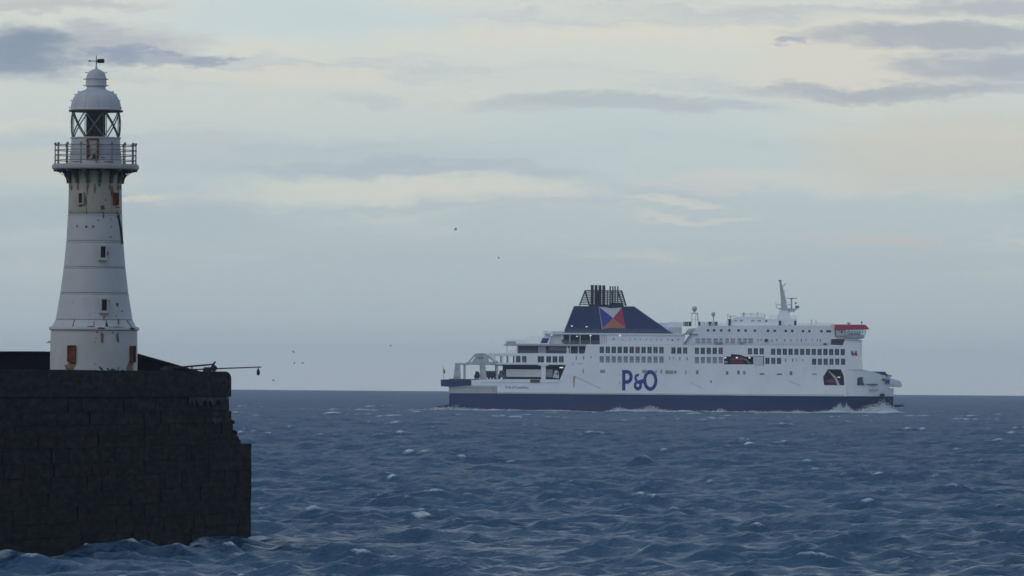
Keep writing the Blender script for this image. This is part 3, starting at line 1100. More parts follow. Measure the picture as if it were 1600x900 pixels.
for k in range(4):
    pts = [((.36 - .05 * k) * math.cos(t), (.36 - .05 * k) * .8 * math.sin(t), .05 + .075 * k + .02 * math.sin(3 * t)) for t in np.linspace(0, 2 * math.pi, 17)]
    MB().path(pts, .05, 6).build('rope_turn', M['black'], lump)
# weeds rooted on the parapet in front of the tower
for gi, (px, lab) in enumerate(((160, 'dark weed tuft on the parapet under the middle of the lighthouse'), (172, 'second small dark weed right of the first tuft'), (179, 'low dark weed sprig beside the right weed stalk'), (187, 'single thin dark weed stalk nearest the right rusty window'))):
    e = empty('weed', gp(px, 581.2, 498))
    tag(e, lab, 'weed', 'weeds on the pier parapet')
    rr_ = random.Random(300 + gi)
    st = MB()
    lv = MB()
    for q in range((7, 5, 4, 2)[gi]):
        hgt = rr_.uniform(.15, (.42, .3, .2, .36)[gi])
        ex, ey = rr_.uniform(-.25, .25), rr_.uniform(-.15, .15)
        p0, p1, p2 = Vector((ex * .3, ey * .3, -.05)), Vector((ex * .6, ey * .6, hgt * .6)), Vector((ex, ey, hgt))
        st.path([p0, p1, p2], .012, 5)
        for z in range(4):
            c = p1.lerp(p2, rr_.random()) + Vector((rr_.uniform(-.05, .05), rr_.uniform(-.05, .05), rr_.uniform(-.04, .04)))
            d1 = Vector((rr_.uniform(-1, 1), rr_.uniform(-.5, .5), rr_.uniform(-.4, 1))).normalized() * .08
            d2 = d1.orthogonal().normalized() * .035
            b0 = len(lv.v)
            lv.v += [tuple(c - d1), tuple(c + d2), tuple(c + d1), tuple(c - d2)]
            lv.f.append((b0, b0 + 1, b0 + 2, b0 + 3))
    st.build('stem', M['black'], e)
    lv.build('leaves', M['weed'] if 'weed' in M else M['black'], e)
# ------------------------------------------------------------------ the ferry
def ship_white(name, rgb, rust=0.25):
    m, t, b = material(name)
    co = t.new('ShaderNodeTexCoord').outputs['Object']
    mp = t.new('ShaderNodeMapping')
    t.link(co, mp.inputs['Vector'])
    mp.inputs['Scale'].default_value = (1.0, 1.0, 0.12)
    n = t.noise(co, 0.06, 6, 0.6)
    run = t.noise(mp.outputs[0], 0.55, 7, 0.7)
    c = t.mix(t.smooth(n, 0.3, 0.7), tuple(v * .90 for v in rgb), rgb)
    c = t.mix(t.mul(t.smooth(run, 0.55, 0.78), rust), c, (0.38, 0.34, 0.26))
    t.link(c, b.inputs['Base Color'])
    b.inputs['Roughness'].default_value = 0.45
    # plating between the frames
    w = t.new('ShaderNodeTexWave', wave_type='BANDS', bands_direction='X')
    w.inputs['Scale'].default_value = 0.12
    w.inputs['Distortion'].default_value = 1.5
    t.link(co, w.inputs['Vector'])
    bp = t.new('ShaderNodeBump')
    bp.inputs['Strength'].default_value = 0.25
    bp.inputs['Distance'].default_value = 0.05
    t.link(w.outputs['Fac'], bp.inputs['Height'])
    t.link(bp.outputs[0], b.inputs['Normal'])
    return m


M['sw'] = ship_white('ferry_white', (0.84, 0.87, 0.91))
M['sw2'] = ship_white('ferry_white_upper', (0.78, 0.81, 0.86), 0.15)
M['sgrey'] = ship_white('ferry_grey_white', (0.46, 0.47, 0.49), 0.3)
M['navy'] = paint('ferry_navy', (0.006, 0.017, 0.095), 0.4, 0.15, 0.1)
M['funnel'] = paint('funnel_blue', (0.005, 0.012, 0.085), 0.45, 0.12, 0.1)
M['anti'] = paint('antifouling', (0.06, 0.022, 0.045), 0.7, 0.2, 0.2)
M['logo'] = paint('logo_blue', (0.020, 0.018, 0.22), 0.45, 0.05)
M['edge_blue'] = paint('edge_blue', (0.03, 0.04, 0.35), 0.45, 0.05)
M['fw'] = paint('flag_white', (0.55, 0.56, 0.60), 0.5, 0.05)
M['fb'] = paint('flag_blue', (0.030, 0.035, 0.28), 0.5, 0.05)
M['fr'] = paint('flag_red', (0.36, 0.022, 0.055), 0.5, 0.05)
M['fo'] = paint('flag_gold', (0.40, 0.15, 0.05), 0.5, 0.15, 0.3)
M['roof_red'] = paint('bridge_red', (0.42, 0.020, 0.055), 0.5, 0.1, 0.2)
M['boat_red'] = paint('lifeboat_red', (0.22, 0.022, 0.030), 0.5, 0.2, 0.6)
M['win'] = paint('window_glass', (0.012, 0.017, 0.030), 0.10, 0.4, 0.25)
M['win_b'] = paint('window_glass_curtain', (0.035, 0.045, 0.065), 0.2, 0.5, 0.5)
M['win_c'] = paint('window_glass_grey', (0.06, 0.065, 0.085), 0.25, 0.5, 0.5)
M['win_pale'] = paint('window_glass_pale', (0.24, 0.30, 0.36), 0.25, 0.25, 0.25)  # pale grey-blue panes of the lower window row
M['win_pink'] = paint('window_glass_red', (0.12, 0.05, 0.08), 0.2, 0.2, 0.5)  # dull red pane colour
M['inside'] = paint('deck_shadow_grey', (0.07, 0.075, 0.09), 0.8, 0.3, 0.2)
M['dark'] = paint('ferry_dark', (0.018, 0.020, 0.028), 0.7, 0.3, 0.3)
M['frame_dark'] = paint('funnel_frame', (0.014, 0.016, 0.024), 0.7, 0.2, 0.4)
M['gun'] = paint('grey_fitting', (0.18, 0.19, 0.21), 0.6, 0.2, 0.5)
M['pale_fit'] = paint('pale_fitting', (0.42, 0.44, 0.47), 0.5, 0.2, 0.5)
M['deckblue'] = paint('slide_blue', (0.03, 0.04, 0.22), 0.5, 0.1)
M['vent'] = paint('vent_grey', (0.30, 0.32, 0.36), 0.7, 0.15, 0.5)
M['purple'] = paint('trailer_maroon', (0.075, 0.030, 0.045), 0.5, 0.2, 0.3)
M['trailer'] = paint('trailer_white', (0.60, 0.60, 0.62), 0.45, 0.1, 0.2)
M['tyre'] = paint('tyre', (0.02, 0.02, 0.02), 0.9)
M['warm'] = lamp_mat('deck_lamp', (1.0, 0.90, 0.78), 0.9)
M['yellow_lamp'] = lamp_mat('yellow_lamp', (1.0, 0.9, 0.45), 0.6)
M['wash'] = paint('rust_run', (0.40, 0.34, 0.18), 0.8, 0.2, 0.4)

ferry = empty('ferry', SHIP_O, SHIP_YAW)
tag(ferry, 'white and navy car ferry with a blue funnel and a red bridge roof at sea', 'ferry')
Y0 = -14.0


def Q(*pts):
    return [L2(x, y) for x, y in pts]


def rect(x0, y0, x1, y1):
    """pixel box -> polygon in ship's length/height"""
    xm, ym = (x0 + x1) / 2, (y0 + y1) / 2
    (cx, cz) = L2(xm, ym)
    k = SHIP_D / FPX
    w, h = abs(x1 - x0) * k / 2, abs(y1 - y0) * k / 2
    return [(cx - w, cz - h), (cx + w, cz - h), (cx + w, cz + h), (cx - w, cz + h)]


def sbox(name, mat, x0, y0, x1, y1, ya, yb, parent=ferry, bevel=0.0):
    r_ = rect(x0, y0, x1, y1)
    return MB().box(r_[0][0], r_[1][0], ya, yb, r_[0][1], r_[2][1]).build(name, M[mat], parent, bevel=bevel)


def spoly(name, mat, pts, ya, yb, holes=(), parent=ferry):
    return MB().prism(Q(*pts), ya, yb, [h if not isinstance(h[0][0], str) else h for h in holes]).build(name, M[mat], parent)


Z = lambda py, px=1050: L2(px, py)[1]
XL = lambda px, py=600: L2(px, py)[0]
Z_BAND = Z(616.8)

# lower hull: dark blue, tapered to the bow
stations = [(701, 13.2, 13.2), (720, 14, 14), (1150, 14, 14), (1230, 13.9, 13.6), (1280, 13.95, 13.1), (1320, 13.7, 12.0), (1350, 12.2, 9.2), (1375, 8.6, 5.4), (1390, 4.8, 2.6), (1399, 1.6, .6)]
nav, red = MB(), MB()
rings, rrings = [], []
for px, bt, bb in stations:
    x = XL(px)
    zt, zb = Z_BAND, 1.2
    rings.append([(x, -bt, zt), (x, -(bt * .45 + bb * .55), (zt + zb) / 2), (x, -bb, zb), (x, bb, zb), (x, bt * .45 + bb * .55, (zt + zb) / 2), (x, bt, zt)])
    x2 = x - (2.2 if px > 1380 else 0)
    rrings.append([(x2, -bb * .995, zb), (x2, -bb * .97, -3), (x2, bb * .97, -3), (x2, bb * .995, zb)])
nav.loft(rings)
nav.build('lower_hull', M['navy'], ferry, True)
red.loft(rrings)
red.build('boot_topping', M['anti'], ferry, True)

# starboard side plating with every opening cut through it
wins = []      # (x, y, w, h, mat)
for i in range(11):
    wins.append((936 + i * 9.32, 541.5 + i * .05, 6.7, 10.2, 'win_pink' if i == 6 else 'win'))
    wins.append((936 + i * 9.32, 556.4 + i * .05, 6.7, 10.2, 'win_pale'))
for i in range(3):
    wins.append((1048 + i * 9.15, 542.8, 6.5, 9.8, 'win'))
for i in range(5):
    wins.append((1084.7 + i * 9.3, 543.2, 6.5, 10, 'win_pink' if i == 4 else 'win'))
    wins.append((1084.7 + i * 9.3, 557.8, 6.5, 10, 'win_pale'))
for i in range(3):
    wins.append((1167.7 + i * 9.15, 544, 6.5, 9.8, 'win'))
    wins.append((1195 + i * 9.1, 559, 6.5, 9.8, 'win'))
for i in range(13):
    wins.append((1204 + i * 9.07, 544.6 + i * .05, 6.5, 9.8, 'win'))
for i in range(6):
    wins.append((1268 + i * 9.07, 560.3, 6.4, 9.8, 'win'))
for x in (852.6, 862.4, 872.2):
    wins.append((x, 556.6, 7.4, 9.8, 'win'))
wins.append((839.3, 556.6, 9.6, 9.8, 'win'))
open_wins = [(773.5, 556, 9.0, 10.5), (785.2, 556, 7.2, 10.5), (795.2, 556, 7.2, 10.5)]
for x in (805.4, 814.8):
    wins.append((x, 556.2, 6.6, 10.0, 'win'))
holes = [rect(x, y, x + w, y + h) for x, y, w, h, m_ in wins] + [rect(x, y, x + w, y + h) for x, y, w, h in open_wins]
boat_hole = Q((1130.5, 557), (1141, 557), (1141.3, 553.3), (1155, 554.2), (1164, 557.3), (1176.4, 557.3), (1176.4, 569.3), (1130.5, 569.3))
res_hole = Q((1285.2, 589), (1292.5, 577), (1313, 577), (1317.5, 587), (1318.6, 602), (1287, 602))
holes += [boat_hole, res_hole]
outline = Q((776, 615.4), (900, 616.2), (1100, 617.6), (1322, 619.2), (1322, 577.4), (1347.6, 577.4), (1341.4, 529.5), (1320, 529.2), (1316, 539.6), (1200, 539.2),
            (1068, 538.6), (915, 538), (912.5, 551.5), (910.5, 552.6), (764, 552.8), (761, 554), (776, 569.6), (883.4, 570), (873.6, 593.2), (750, 592.9), (735.5, 595), (735.5, 602.3), (776, 602.3))
side = MB().prism(outline, Y0, Y0 + 0.35, holes).mesh('side_plating', M['sw'])
link_mesh('side_plating', side, ferry)
so = link_mesh('side_plating', side, ferry)
so.scale = (1, -1, 1)

# windows, each with its own pane and bars
cache = {}


def window(x, y, w, h, mat):
    key = (round(w, 2), round(h, 2), mat)
    k = SHIP_D / FPX
    w2, h2 = w * k / 2, h * k / 2
    if key not in cache:
        pane = MB().box(-w2 - .05, w2 + .05, .14, .30, -h2 - .05, h2 + .05).mesh('window', M[mat])
        bar = MB().box(-.07, .07, .05, .139, -h2, h2)
        cache[key] = (pane, bar.mesh('mullion', M['vent']))
    cx, cz = L2(x + w / 2, y + h / 2)
    o = link_mesh('window', cache[key][0], ferry, (cx, Y0, cz))
    link_mesh('mullion', cache[key][1], o)


rw = random.Random(77)
for wn in wins:
    if wn[4] == 'win':
        wn = wn[:4] + (rw.choice(('win', 'win', 'win_b', 'win_b', 'win_c')),)
    window(*wn)

# decks and closed volume behind the plating
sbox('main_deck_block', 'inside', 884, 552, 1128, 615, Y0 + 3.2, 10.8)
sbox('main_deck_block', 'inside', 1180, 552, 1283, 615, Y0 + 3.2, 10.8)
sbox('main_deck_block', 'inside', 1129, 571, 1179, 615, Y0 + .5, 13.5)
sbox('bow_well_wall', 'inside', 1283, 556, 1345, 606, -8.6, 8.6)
for (x0, x1, yy) in ((916, 1340, 539.3), (1129, 1179, 570.4), (916, 1128, 553.6), (1180, 1344, 555.8)):
    sbox('deck_slab', 'sgrey', x0, yy, x1, yy + 1.4, Y0 + .36, 13.6)
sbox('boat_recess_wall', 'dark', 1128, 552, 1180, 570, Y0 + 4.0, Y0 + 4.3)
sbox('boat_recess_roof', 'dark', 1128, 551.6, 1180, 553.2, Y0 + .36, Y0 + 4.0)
sbox('superstructure_front', 'sw', 1336, 531, 1346, 577, Y0 + .36, 13.6)
sbox('well_floor', 'sgrey', 1283, 602.2, 1321, 604, Y0 + .36, -8.6)
sbox('well_roof', 'inside', 1283, 574.6, 1321, 576.6, Y0 + .36, -8.6)

# bow: white forecastle closing in to the stem
fst = [(1320.5, 13.97, 577.6, 13.7), (1334, 13.8, 577.5, 13.2), (1348, 13.1, 577.4, 12.3), (1362, 11.6, 580.3, 10.6), (1372, 10.2, 583.2, 8.9), (1380, 8.8, 586.2, 7.0), (1386, 7.6, 588.7, 5.4), (1391, 6.6, 590.6, 4.2)]
rg = []
for px, bt, ytop, bb in fst:
    x, zt = L2(px, ytop)
    rg.append([(x, -bt, zt), (x, -(bt * .7 + bb * .3), Z(604)), (x, -bb, Z_BAND + .02), (x, bb, Z_BAND + .02), (x, bt * .7 + bb * .3, Z(604)), (x, bt, zt)])
MB().loft(rg).build('forecastle', M['sw'], ferry, True)
rg = []
for px, bb, yt, yb in ((1388, 6.3, 603, 619.8), (1393, 4.9, 604, 619.8), (1397, 3.0, 604, 619.8), (1399.5, 1.4, 604.2, 620)):
    x = XL(px)
    rg.append([(x, -bb, Z(yt)), (x, -bb * .8, Z_BAND + .03), (x, bb * .8, Z_BAND + .03), (x, bb, Z(yt))])
MB().loft(rg).build('stem', M['sw'], ferry)
rg = []
for px, bb, yt, yb in ((1382, 6.9, 590.0, 604.4), (1390, 6.75, 590.5, 604.9), (1396, 6.1, 591.8, 605.0), (1402, 5.2, 593.4, 605.0), (1408, 4.0, 595.2, 605.2), (1411.2, 2.6, 597.4, 604.9), (1412.6, 1.2, 600, 603.8)):
    x, zt = L2(px, yt)
    zb = L2(px, yb)[1]
    rg.append([(x, -bb, zt), (x, -bb * 1.02, (zt + zb) / 2), (x, -bb * .9, zb), (x, bb * .9, zb), (x, bb * 1.02, (zt + zb) / 2), (x, bb, zt)])
MB().loft(rg).build('bow_visor', M['sw'], ferry, True)
spoly('bow_hatch', 'navy', [(1363, 580.2), (1384.4, 580.8), (1386.5, 586.5), (1382, 585.6)], -8.6, 6)
spoly('bow_winch', 'gun', [(1384.5, 583), (1390, 585.5), (1395.5, 586.4), (1394.5, 588.6), (1388.5, 588.6)], -6.5, 4)
sbox('bow_winch', 'pale_fit', 1385.5, 587, 1392, 593, -7.9, -5)
sbox('bow_opening', 'deckblue', 1384.3, 593.5, 1391.0, 599.6, -8.0, -6)
sbox('bow_opening', 'dark', 1379.5, 591.8, 1383.6, 594.6, -9.0, -7)
spoly('mooring_port', 'dark', [(1338.3, 601.8), (1339.2, 590.2), (1347.2, 588.8), (1347.8, 597.5), (1350.6, 601.8)], -13.45, -11)  # solid dark panel, no hole: the opening's shade is put into its colour
spoly('mooring_port', 'inside', [(1341.3, 601.4), (1341.6, 594), (1346.6, 592.5), (1347.2, 601.4)], -13.52, -13.46)
sbox('fairlead', 'dark', 1352, 600, 1371, 601.4, -12.4, -9)
sbox('fairlead', 'vent', 1357, 608.6, 1372, 609.8, -12.0, -8)
sbox('anchor_pocket', 'dark', 1375.8, 615.2, 1383.2, 625.5, -8.5, -5.5)  # solid dark block; shade inside the pocket is put into the colour
rg = []
for px, r_, dz in ((1388, 1.0, 0), (1398, 1.05, 0), (1407, .85, .1), (1413, .6, .18), (1416, .25, .2)):
    x, zc = L2(px, 634.6)
    rg.append([(x, r_ * 1.4 * math.cos(t), zc + dz + .55 * r_ * math.sin(t)) for t in np.linspace(0, 2 * math.pi, 10, endpoint=False)])
MB().loft(rg).build('bulbous_bow', M['dark'], ferry, True, loc=(0, -2, 0))

# bridge with its red roof and raked glazing
spoly('bridge_roof', 'roof_red', [(1304.2, 506.9), (1351.4, 507.3), (1357.6, 514.4), (1302.8, 515.2)], -15.2, 15.2)
spoly('bridge_wall', 'sgrey', [(1304.5, 515.5), (1320, 515.5), (1320, 524), (1306, 524)], -14.8, 14.8, holes=[rect(1313, 517, 1315.6, 520.6)])
sbox('bridge_wing_floor', 'vent', 1304, 524, 1320, 525.6, -14.8, 14.8)
spoly('bridge_sill', 'vent', [(1320, 522.8), (1350.4, 523.6), (1349, 528.6), (1347, 529.2), (1320, 528.6)], -15.0, 15.0)
bp_ = [(1320, 1320), (1325.5, 1325.2), (1331.2, 1330.6), (1337, 1336), (1342.6, 1341.2), (1347.6, 1346), (1352.6, 1350.4)]
for sgn in (-1, 1):
    for (xt, xb) in bp_:
        p, q = L2(xt, 515.6), L2(xb, 523.4)
        MB().tube((p[0], sgn * 14.9, p[1]), (q[0], sgn * 14.7, q[1]), .13, n=6).build('bridge_mullion', M['gun'], ferry)
    for (a, b_) in zip(bp_[:-1], bp_[1:]):
        pl = Q((a[0], 515.6), (b_[0], 515.6), (b_[1], 523.4), (a[1], 523.4))
        MB().prism(pl, sgn * 14.78 - .02, sgn * 14.78 + .02).build('bridge_pane', M['bridge_glass'], ferry)
sbox('bridge_console', 'gun', 1331, 520.6, 1345, 523.5, -9, 9)
sbox('bridge_pillar', 'gun', 1327.5, 515.5, 1329, 523.5, -6, -5)
spoly('wing_support', 'sw2', [(1306, 525.6), (1320, 525.6), (1320, 529.3), (1300, 529.3)], -13.9, -12)
spoly('bridge_bracket', 'sw', [(1320, 529.2), (1341.4, 529.6), (1341.4, 531), (1320, 531)], -14.6, 14.6)
sbox('wing_recess', 'purple', 1298, 529.5, 1308, 539, -13.6, -12)
sbox('wing_recess', 'inside', 1308, 529.5, 1318, 539, -13.4, -12)
sbox('wing_locker', 'dark', 1286.4, 535.8, 1290.4, 539.2, -13.9, -13)
MB().tube((XL(1347), -6, Z(507, 1347)), (XL(1347), -6, Z(503.6, 1347)), .12, n=6).build('bridge_lamp', M['gun'], ferry)
MB().ball((XL(1347), -6, Z(503.2, 1347)), .35).build('bridge_lamp', M['dark'], ferry, 'all')
sbox('bridge_aerial', 'vent', 1324.5, 503.8, 1331.5, 505, -6, -5)
sbox('bridge_aerial', 'gun', 1326, 505, 1329, 507, -6, -5)

# upper works ahead: long white block
spoly('upper_block', 'sw2', [(1070, 538.4), (1080.5, 522), (1091, 508.8), (1140, 508.8), (1246, 508.2), (1304, 508.6), (1304, 527), (1298, 529), (1298, 539.2)], -13.0, 13.0)
pm = MB().tube((0, -.04, 0), (0, .10, 0), .46, n=14).mesh('porthole', M['win'])
rim = MB().tube((0, -.02, 0), (0, .06, 0), .58, n=14).mesh('rim', M['vent'])
for x in (1105.5, 1115, 1126, 1138.7, 1153.3, 1164.3, 1178.8, 1199.4, 1210, 1227.2, 1237.2, 1254, 1264, 1283, 1292.4, 1296):
    cx, cz = L2(x, 516.0 + (x - 1105) * .0085)
    o = link_mesh('porthole', pm, ferry, (cx, -13.0, cz))
    link_mesh('rim', rim, o)
for i, (x0, x1) in enumerate(((1086, 1092.6), (1095, 1101.3), (1103.7, 1110.6), (1114.3, 1120.6), (1123.6, 1128), (1132.3, 1138), (1141, 1147.5), (1151.8, 1157.6), (1160.5, 1166.3), (1168.4, 1175.6))):
    o = sbox('lounge_window', 'vent', x0, 528.6, x1, 536, -13.12, -12.8)
    r_ = rect(x0, 532.3, x1, 532.9)
    MB().box(r_[0][0], r_[1][0], -13.17, -13.12, r_[0][1], r_[2][1]).build('glazing_bar', M['sw2'], o)
for x in (1183, 1188, 1205, 1212.5, 1225, 1234.5, 1244, 1251, 1258, 1268, 1276, 1281):
    sbox('small_door', 'dark', x, 529.5 + (x % 3) * .5, x + 1.1, 532.6 + (x % 2), -13.1, -12.8)
sbox('tender_fitting', 'dark', 1194, 529.6, 1199, 533.8, -13.5, -12.9)
sbox('life_raft_rack', 'gun', 1116, 535, 1128, 537.4, -13.8, -13.02)
sbox('life_raft_rack', 'gun', 1155.4, 534.6, 1160, 537, -13.8, -13.02)
spoly('outer_stair', 'gun', [(1066, 538.3), (1076.4, 524), (1078.4, 524), (1068.6, 538.3)], -13.6, -13.0)
spoly('outer_stair', 'gun', [(1069, 521.4), (1075.4, 513.6), (1077.2, 513.6), (1071.2, 521.4)], -13.4, -13.0)
sbox('stair_landing', 'gun', 1066.5, 521.4, 1089, 522.8, -13.5, -12.9)
spoly('stair_house', 'sgrey', [(1074, 521.4), (1080, 513), (1091.5, 513), (1089, 521.4)], -12.6, 8)

# tanks and fittings on the roof
def tank(x0, x1, y0, y1, mat, yc=-9, rad_=None):
    a, b_ = L2(x0, (y0 + y1) / 2), L2(x1, (y0 + y1) / 2)
    rr_ = (b_[0] - a[0]) / 2
    zc = a[1]
    hh = (y1 - y0) * SHIP_D / FPX / 2
    MB().tube(((a[0] + b_[0]) / 2, yc, zc - hh), ((a[0] + b_[0]) / 2, yc, zc + hh), rr_, n=16).build('vent_drum', M[mat], ferry, True)


for x0, x1, mat in ((1066.5, 1071, 'pale_fit'), (1071, 1075.3, 'gun'), (1075.8, 1080, 'dark'), (1091, 1094.4, 'dark'), (1094.6, 1100.6, 'sw2'), (1100.8, 1107.2, 'sw2'), (1107.4, 1111.2, 'dark'), (1111.4, 1116.8, 'pale_fit'), (1117, 1121.2, 'dark')):
    tank(x0, x1, 502.4, 509.6, mat)
sbox('roof_house', 'sw2', 1020, 504, 1046, 521, -4, 10)
sbox('roof_house', 'sw2', 1046, 503, 1066, 521, -4.6, 10)
for i in range(9):
    sbox('rib', 'vent', 1046.6 + i * 2.2, 511, 1047.4 + i * 2.2, 520.4, -4.72, -4.6)
spoly('signal_house', 'sw2', [(1138, 509), (1138, 500), (1143, 498), (1150, 496.6), (1152, 495), (1192.4, 495), (1196, 498.4), (1217, 499), (1217, 509)], -9, 9)
sbox('dark_locker', 'dark', 1138.2, 498.4, 1141.8, 509, -9.3, -8)
for x in (1147, 1156, 1174, 1184):
    sbox('panel', 'vent', x, 500, x + 5, 502, -9.05, -8.9)
sbox('panel', 'gun', 1196, 499.6, 1199, 502.8, -9.1, -8.9)


def railing(x0, x1, ytop, ybot, y, n, mat='pale_fit', rails=3):
    mb = MB()
    for i in range(n + 1):
        x = x0 + (x1 - x0) * i / n
        a, b_ = L2(x, ytop), L2(x, ybot)
        mb.box(a[0] - .04, a[0] + .04, y - .04, y + .04, b_[1], a[1])
    for i in range(rails):
        yy = ytop + (ybot - ytop) * i / rails
        a, b_ = L2(x0, yy), L2(x1, yy)
        mb.tube((a[0], y, a[1]), (b_[0], y, b_[1]), .04, n=4)
    mb.build('railing', M[mat], ferry)


railing(1158, 1195, 489.5, 495, -8.5, 12, 'gun', 2)
railing(1140, 1151, 492.6, 497.4, -8.5, 5, 'gun', 2)
railing(1202, 1218, 492.4, 499, -8.5, 6, 'pale_fit', 3)
railing(1236, 1246, 493, 499, -8.5, 4, 'pale_fit', 3)
railing(1246, 1303, 504.8, 508.4, -12.5, 22, 'vent', 2)
railing(1091, 1140, 505.0, 508.8, -12.5, 16, 'vent', 2)
railing(1078, 1296, 535.0, 539.2, -13.9, 60, 'pale_fit', 2)
for x, y0, y1 in ((1161.8, 489, 495.2), (1163, 488.6, 495), (1174, 489.6, 495), (1184.5, 488.4, 495), (1137.8, 491, 500), (1141.8, 494, 499), (1195.6, 493, 499), (1269, 500, 508.4), (1276, 502, 508.4)):
    a, b_ = L2(x, y0), L2(x, y1)
    MB().tube((a[0], -7, b_[1]), (a[0], -7, a[1]), .09, n=6).tube((a[0] - .35, -7, a[1]), (a[0] + .35, -7, a[1]), .10, n=6).build('aerial', M['gun'], ferry)
# radomes
def radome(px, py, rpx, ybase, legs):
    cx, cz = L2(px, py)
    k = SHIP_D / FPX
    o = MB().lathe([(0, -rpx * k * 1.15), (rpx * k * .55, -rpx * k * 1.0), (rpx * k * .95, -rpx * k * .35), (rpx * k, rpx * k * .25), (rpx * k * .9, rpx * k * .8), (rpx * k * .45, rpx * k * 1.05), (0, rpx * k * 1.1)], 16, c=(cx, -6, cz)).build('radome', M['pale_fit'], ferry, 'all')
    mb = MB()
    if legs:
        z1, zb = L2(px, 489)[1], L2(px, ybase)[1]
        mb.tube((cx, -6, cz - rpx * k), (cx, -6, z1), .2, n=6)
        mb.box(cx - 1.35, cx + 1.45, -7.2, -4.8, z1 - .18, z1 + .12)
        for (dx, dx2, dy) in ((-1.05, -1.1, -1), (.45, .4, -1), (1.15, 1.75, -1), (-1.0, -1.0, 1), (1.1, 1.6, 1)):
            mb.tube((cx + dx, -6 + dy, z1), (cx + dx2, -6 + dy * 1.3, zb), .10, n=5)
        mb.tube((cx - 1.0, -7.1, (z1 + zb) / 2), (cx + 1.4, -7.1, (z1 + zb) / 2), .06, n=5)
    else:
        mb.tube((cx, -6, cz - rpx * k), (cx, -6, L2(px, ybase)[1]), .22, n=6)
    mb.build('radome_stand', M['pale_fit'], o)


radome(1085.6, 482.4, 3.9, 509, True)
radome(1115.2, 491, 3.2, 503, False)

# mast
spoly('mast_base', 'sw2', [(1214.6, 499.5), (1220.6, 484), (1221, 482.4), (1235, 482.6), (1235.4, 487.6), (1237.6, 499.5)], -2.2, 2.2)
spoly('mast_platform', 'pale_fit', [(1216, 480.8), (1223, 480.6), (1249, 481.6), (1248, 483), (1236, 487.8), (1231, 483.6), (1221, 482.6)], -2.6, 2.6)
rg = []
for y, x0, x1, b_ in ((481, 1223, 1233, 1.1), (470, 1222.6, 1230.8, .9), (455, 1221.4, 1227.2, .6), (438, 1219.8, 1222.8, .32)):
    a, c_ = L2(x0, y), L2(x1, y)
    rg.append([(a[0], -b_, a[1]), (c_[0], -b_, a[1]), (c_[0], b_, a[1]), (a[0], b_, a[1])])
MB().loft(rg).build('mast', M['pale_fit'], ferry)
sbox('mast_cap', 'gun', 1218.6, 436.8, 1223.6, 438.4, -.6, .6)
sbox('radar_scanner', 'gun', 1232, 465, 1248, 466, -.3, .3)
spoly('radar_post', 'vent', [(1237.8, 481), (1238.2, 471), (1237.4, 466), (1240.6, 466), (1240, 471), (1240.2, 481)], -.5, .5)
MB().ball((L2(1245.6, 473)[0], -1, L2(1245.6, 473)[1]), .42).build('mast_lamp', M['gun'], ferry, 'all')
sbox('mast_lamp', 'gun', 1244.6, 477, 1251, 481, -1.6, -.4)
sbox('mast_lamp', 'gun', 1241.4, 484.2, 1243.8, 486.8, -1, 0)
for (xa, ya, xb, yb) in ((1225.6, 446.5, 1229, 443.8), (1226, 447, 1230.6, 441), (1227.6, 456.4, 1229.4, 453.6), (1216, 481, 1214.4, 472), (1216, 475.4, 1223, 475.4), (1233, 475.4, 1238, 475.4)):
    a, b_ = L2(xa, ya), L2(xb, yb)
    MB().tube((a[0], 0, a[1]), (b_[0], 0, b_[1]), .10, n=5).build('aerial', M['gun'], ferry)
sbox('mast_house', 'sw2', 1214, 498.5, 1246, 509, -7, 7)
sbox('mast_door', 'dark', 1216.6, 501, 1221, 511, -7.12, -6.9)
sbox('mast_door', 'dark', 1241.6, 501, 1245, 511, -7.12, -6.9)
sbox('mast_panel', 'dark', 1233.4, 507, 1236, 509.6, -7.06, -6.9)

# funnel
fun = spoly('funnel', 'funnel', [(880.2, 520.8), (897.4, 477.8), (989, 478.4), (1052, 522.6)], -5.2, 5.2)
spoly('funnel_edge', 'edge_blue', [(989, 478.1), (990.4, 477.9), (1053.6, 522.4), (1052, 522.7)], -5.3, 5.3, parent=fun)
YF = -5.26
spoly('emblem_white', 'fw', [(936, 479.2), (947, 479.8), (954, 481.6), (961, 481.0), (971.6, 480.2), (958, 496.6)], YF - .04, YF + .05, parent=fun)
spoly('emblem_blue', 'fb', [(936, 479.2), (958, 496.6), (941.4, 513.2)], YF - .04, YF + .05, parent=fun)
spoly('emblem_red', 'fr', [(971.6, 480.2), (973.4, 490), (978, 512.4), (958, 496.6)], YF - .04, YF + .05, parent=fun)
spoly('emblem_gold', 'fo', [(941.4, 513.2), (958, 496.6), (978, 512.4), (968, 513), (956, 512.2)], YF - .04, YF + .05, parent=fun)
spoly('emblem_edge', 'fw', [(935.4, 479), (936.2, 479), (941.8, 513.4), (940.9, 513.6)], YF - .04, YF + .05, parent=fun)
